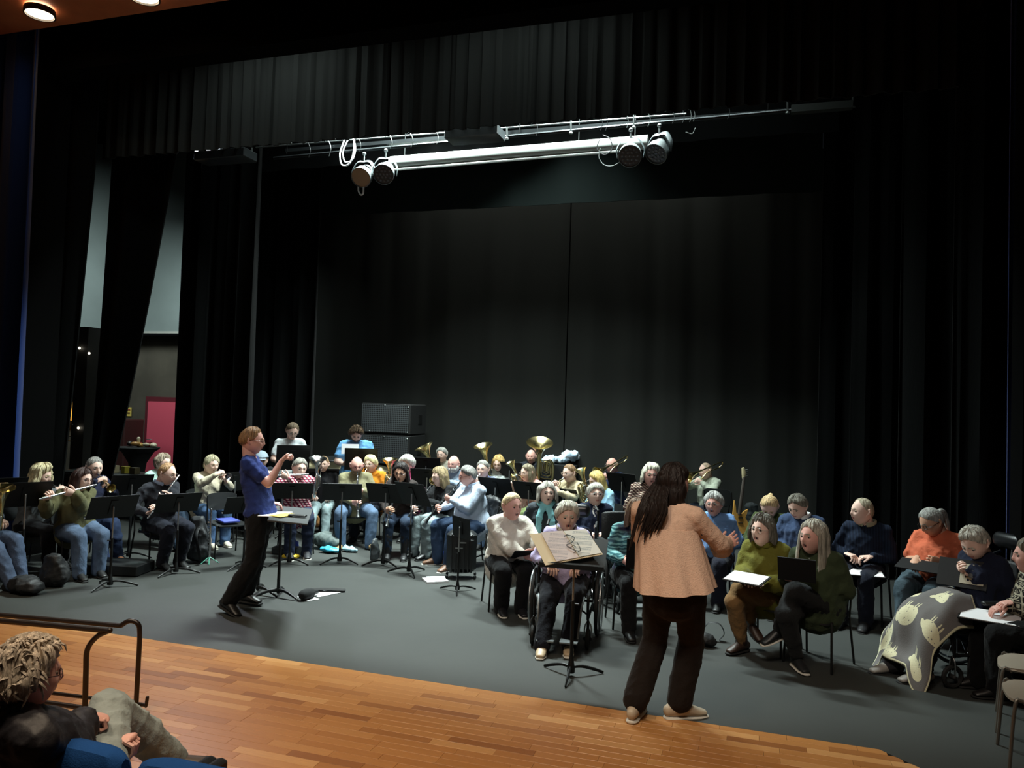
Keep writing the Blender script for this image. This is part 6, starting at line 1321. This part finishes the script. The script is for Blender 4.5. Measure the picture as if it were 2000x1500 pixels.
# warm lit window strip far left and equipment tower
wallpic('window_1', 128, 735, 150, 822, 15.3, emis('warm_window', 'ffb040', .9), None, None); bpy.data.objects['window_1']['kind'] = 'structure'
t = empty('equipment_tower', (*atY(152, 860, 11.4)[:2], 0), 'dark dimmer rack with small lamps between the first leg curtains', 'equipment'); c = atY(166, 800, 11.4)
MB().add(box(A(c[0], c[1], V(158, 640, 11.4)[2]/2), (.30, .3, V(158, 640, 11.4)[2]))).obj('rack', mat('rack_dark', '3a3834', rough=.6), t)
for px, py in ((155, 680), (174, 690), (153, 836)): MB().add(ball(V(px, py, 11.22), .022, 8, 6)).obj('lamp', emis('rack_lamp', 'fff6e0', 3), t)
for py in (829, 852, 861): MB().add(box(V(136, py, 11.2), (.14, .03, .018))).obj('shelf', STEEL, t)
wl = [V(128, 760, 11.8), V(148, 740, 11.8)]
# ---------------------------------------------------------------- lighting bar
YL = 9.9
def bar(name, pa, pb, m_, s_, parent, Y=YL, n=8):
    return MB().add(loft([V(*pa, Y), V(*pb, Y)], s_, n, rnd=False)).obj(name, m_, parent)
DKS = mat('dark_bar', '34383a', rough=.4, metal=.7); PALE = mat('pale_bar', '8b908f', rough=.35, metal=.8)
t = empty('lighting_bar', V(1080, 250, YL), 'long lighting bar of steel tubes with looped cables over the stage', 'lighting bar')
def slopey(x): return 303-(x-535)*.0915
bar('pipe', (535, 309), (1660, 205), DKS, .024, t)
bar('upper_pipe', (500, 288), (1340, 222), PALE, .012, t, YL+.1)
MB().add(box((V(560, 300, YL+.05)+V(1540, 212, YL+.05))/2, (np.linalg.norm(V(560, 300, YL+.05)-V(1540, 212, YL+.05)), .09, .05), frame(nrm(np.cross(Z, V(1540, 212, YL+.05)-V(560, 300, YL+.05)))))).obj('cable_tray', DKS, t)
MB().add(box((V(1545, 217, YL)+V(1665, 203, YL))/2, (np.linalg.norm(V(1545, 217, YL)-V(1665, 203, YL)), .10, .09))).obj('end_box', mat('box_grey', '2e3331', rough=.5), t)
for px in (560, 1015, 1500):
    v_ = V(px, slopey(px), YL); MB().add(loft([v_, A(v_[0], v_[1], 8.55)], .006, 5)).obj('suspension_cable', BLK, t)
for px in (492, 990, 1115, 1238, 1538, 1666):
    y_ = slopey(px); MB().add(loft([V(px, y_-22, YL-.02), V(px, y_+8, YL-.02)], .012, 6)).add(lathe([(0, .02), (.022, .015), (.03, 0), (0, -.01)], 8, V(px, y_+10, YL-.02))).obj('hanger', PALE, t)
rs = np.random.RandomState(3)
for px in (600, 640, 700, 760, 800, 850, 1045, 1170, 1180, 1222, 1262, 1310, 1330, 1345, 1352, 1418):
    y_ = slopey(px); w_ = 6+rs.rand()*6; h_ = 12+rs.rand()*8
    MB().add(loft(catmull([V(px-w_, y_-14, YL-.03), V(px, y_-20, YL-.05), V(px+w_*.7, y_-4, YL-.05), V(px+w_*.3, y_+h_*.6, YL-.04)], 4), .0045, 5)).obj('cable', PALE if rs.rand() > .4 else BLKP, t)
for (pts, r_, m_) in (([(672, 275), (664, 300), (668, 322), (682, 320), (690, 300), (692, 275)], .013, WHITE), ([(680, 272), (670, 296), (674, 316), (688, 312), (694, 290), (690, 272)], .011, WHITE), ([(700, 360), (700, 372), (704, 380), (709, 378), (710, 366)], .012, WHITE),
    ([(1172, 270), (1166, 290), (1180, 302), (1195, 292), (1192, 272), (1178, 264)], .006, BLKP), ([(1172, 290), (1170, 308), (1180, 322), (1196, 324), (1212, 316)], .006, PALE), ([(1340, 258), (1352, 261), (1358, 250)], .005, PALE)):
    MB().add(loft(catmull([V(*q_, YL-.08) for q_ in pts], 5), r_, 7)).obj('cable_coil', m_, t)
# projection screen casing
Ysn = 10.4; t = empty('projection_screen', V(1015, 298, Ysn), 'white rolled projection screen casing under the lighting bar', 'projection screen')
MB().add(loft([V(764, 318, Ysn), V(1266, 277, Ysn)], .093, 16, rnd=False)).obj('casing', mat('screen_casing', '9aa09c', rough=.45, bump=.1, bscale=8), t)
MB().add(loft([V(764, 332, Ysn-.03), V(1208, 295, Ysn-.03)], .022, 8, rnd=False)).obj('bottom_bar', mat('screen_bar', 'a8aeaa', rough=.4), t)
for px in (790, 1130, 1240): MB().add(loft([V(px, 316-(px-764)*.082, Ysn), A(V(px, 285, Ysn)[0], Ysn, 8.55)], .006, 6)).obj('bracket', STEEL, t)
# flat lamp housings
for pa, pb, lb in (((392, 309), (490, 303), 'black lamp housing with notched top at the left end of the bar'), ((876, 268), (980, 260), 'black lamp housing with notched top in the middle of the bar')):
    a = V(*pa, YL-.3); b_ = V(*pb, YL-.3); t = empty('lamp_housing', (a+b_)/2, lb, 'stage light', 'notched lamp housings'); w_ = b_[0]-a[0]
    MB().add(box((a+b_)/2, (w_, .32, .14), bev=.012)).obj('housing', mat('housing_black', '2b3032', rough=.45), t)
    for i in range(4): MB().add(loft([(a+b_)/2+A(-w_*.36+i*w_*.24, -.17, .07), (a+b_)/2+A(-w_*.36+i*w_*.24, .17, .07)], .028, 8)).obj('lamp_tube', mat('tube_grey', '343a3b', rough=.4), t)
    MB().add(box((a+b_)/2+A(0, -.05, .14), (.05, .1, .16))).add(loft([(a+b_)/2, A(((a+b_)/2)[0], ((a+b_)/2)[1], 8.55)], .006, 5)).obj('yoke', BLK, t)
# par cans
def par(px, py, aim, lb, gel=None):
    c = V(px, py, YL-.08); ax = nrm(aim); t = empty('par_can', c, lb, 'stage light', 'spotlights on the bar')
    MB().add(lathe([(0, -.20), (.08, -.19), (.10, -.16), (.10, -.02), (.142, .0), (.150, .11), (.142, .112), (.135, .02), (0, .02)], 22, c, ax)).obj('can', mat('par_grey', '5c6364', rough=.45), t)
    fc = MB().add(lathe([(0, .09), (.140, .09), (.140, .096), (0, .096)], 22, c, ax)).obj('lens', gel or mat('par_face', '14171a', rough=.4), t)
    u = nrm(np.cross(ax, Z)); v = np.cross(ax, u)
    if gel is None:
        ld = MB()
        for i in range(19):
            r_ = 0 if i == 0 else (.05 if i < 7 else .10); a = i*PI/3 if i < 7 else i*PI/6
            ld.add(lathe([(.015, .096), (.017, .101), (0, .103)], 8, c+u*math.cos(a)*r_+v*math.sin(a)*r_, ax))
        ld.obj('led_lens', mat('led_lens', '454b50', rough=.25), t)
    tp_ = c+Z*.20
    MB().add(loft(catmull([c+u*.165-ax*.02-Z*.06, c+u*.175+Z*.06, c+u*.10+Z*.19, tp_, c-u*.10+Z*.19, c-u*.175+Z*.06, c-u*.165-ax*.02-Z*.06], 4), [(.035, .008)]*25, 6, ax)).obj('yoke', mat('yoke_grey', '5b6365', rough=.45), t)
    MB().add(loft([tp_, tp_+Z*.12], .014, 6)).add(ball(tp_+Z*.11, .03, 8, 6)).obj('clamp', STEEL, t)
par(710, 342, (.05, -.8, -.6), 'spotlight with an amber gel at the left of the left pair', mat('gel_amber', 'a07c58', rough=.25, spec=.8))
par(752, 336, (.2, -.8, -.6), 'spotlight with dark lens next to the gelled one')
par(1231, 300, (.1, -.8, -.6), 'spotlight at the left of the right pair, many small lenses')
par(1287, 292, (-.3, -.6, -.75), 'spotlight at the right of the right pair, turned sideways')
for o in bpy.data.objects:
    if '_o' in o: del o['_o']
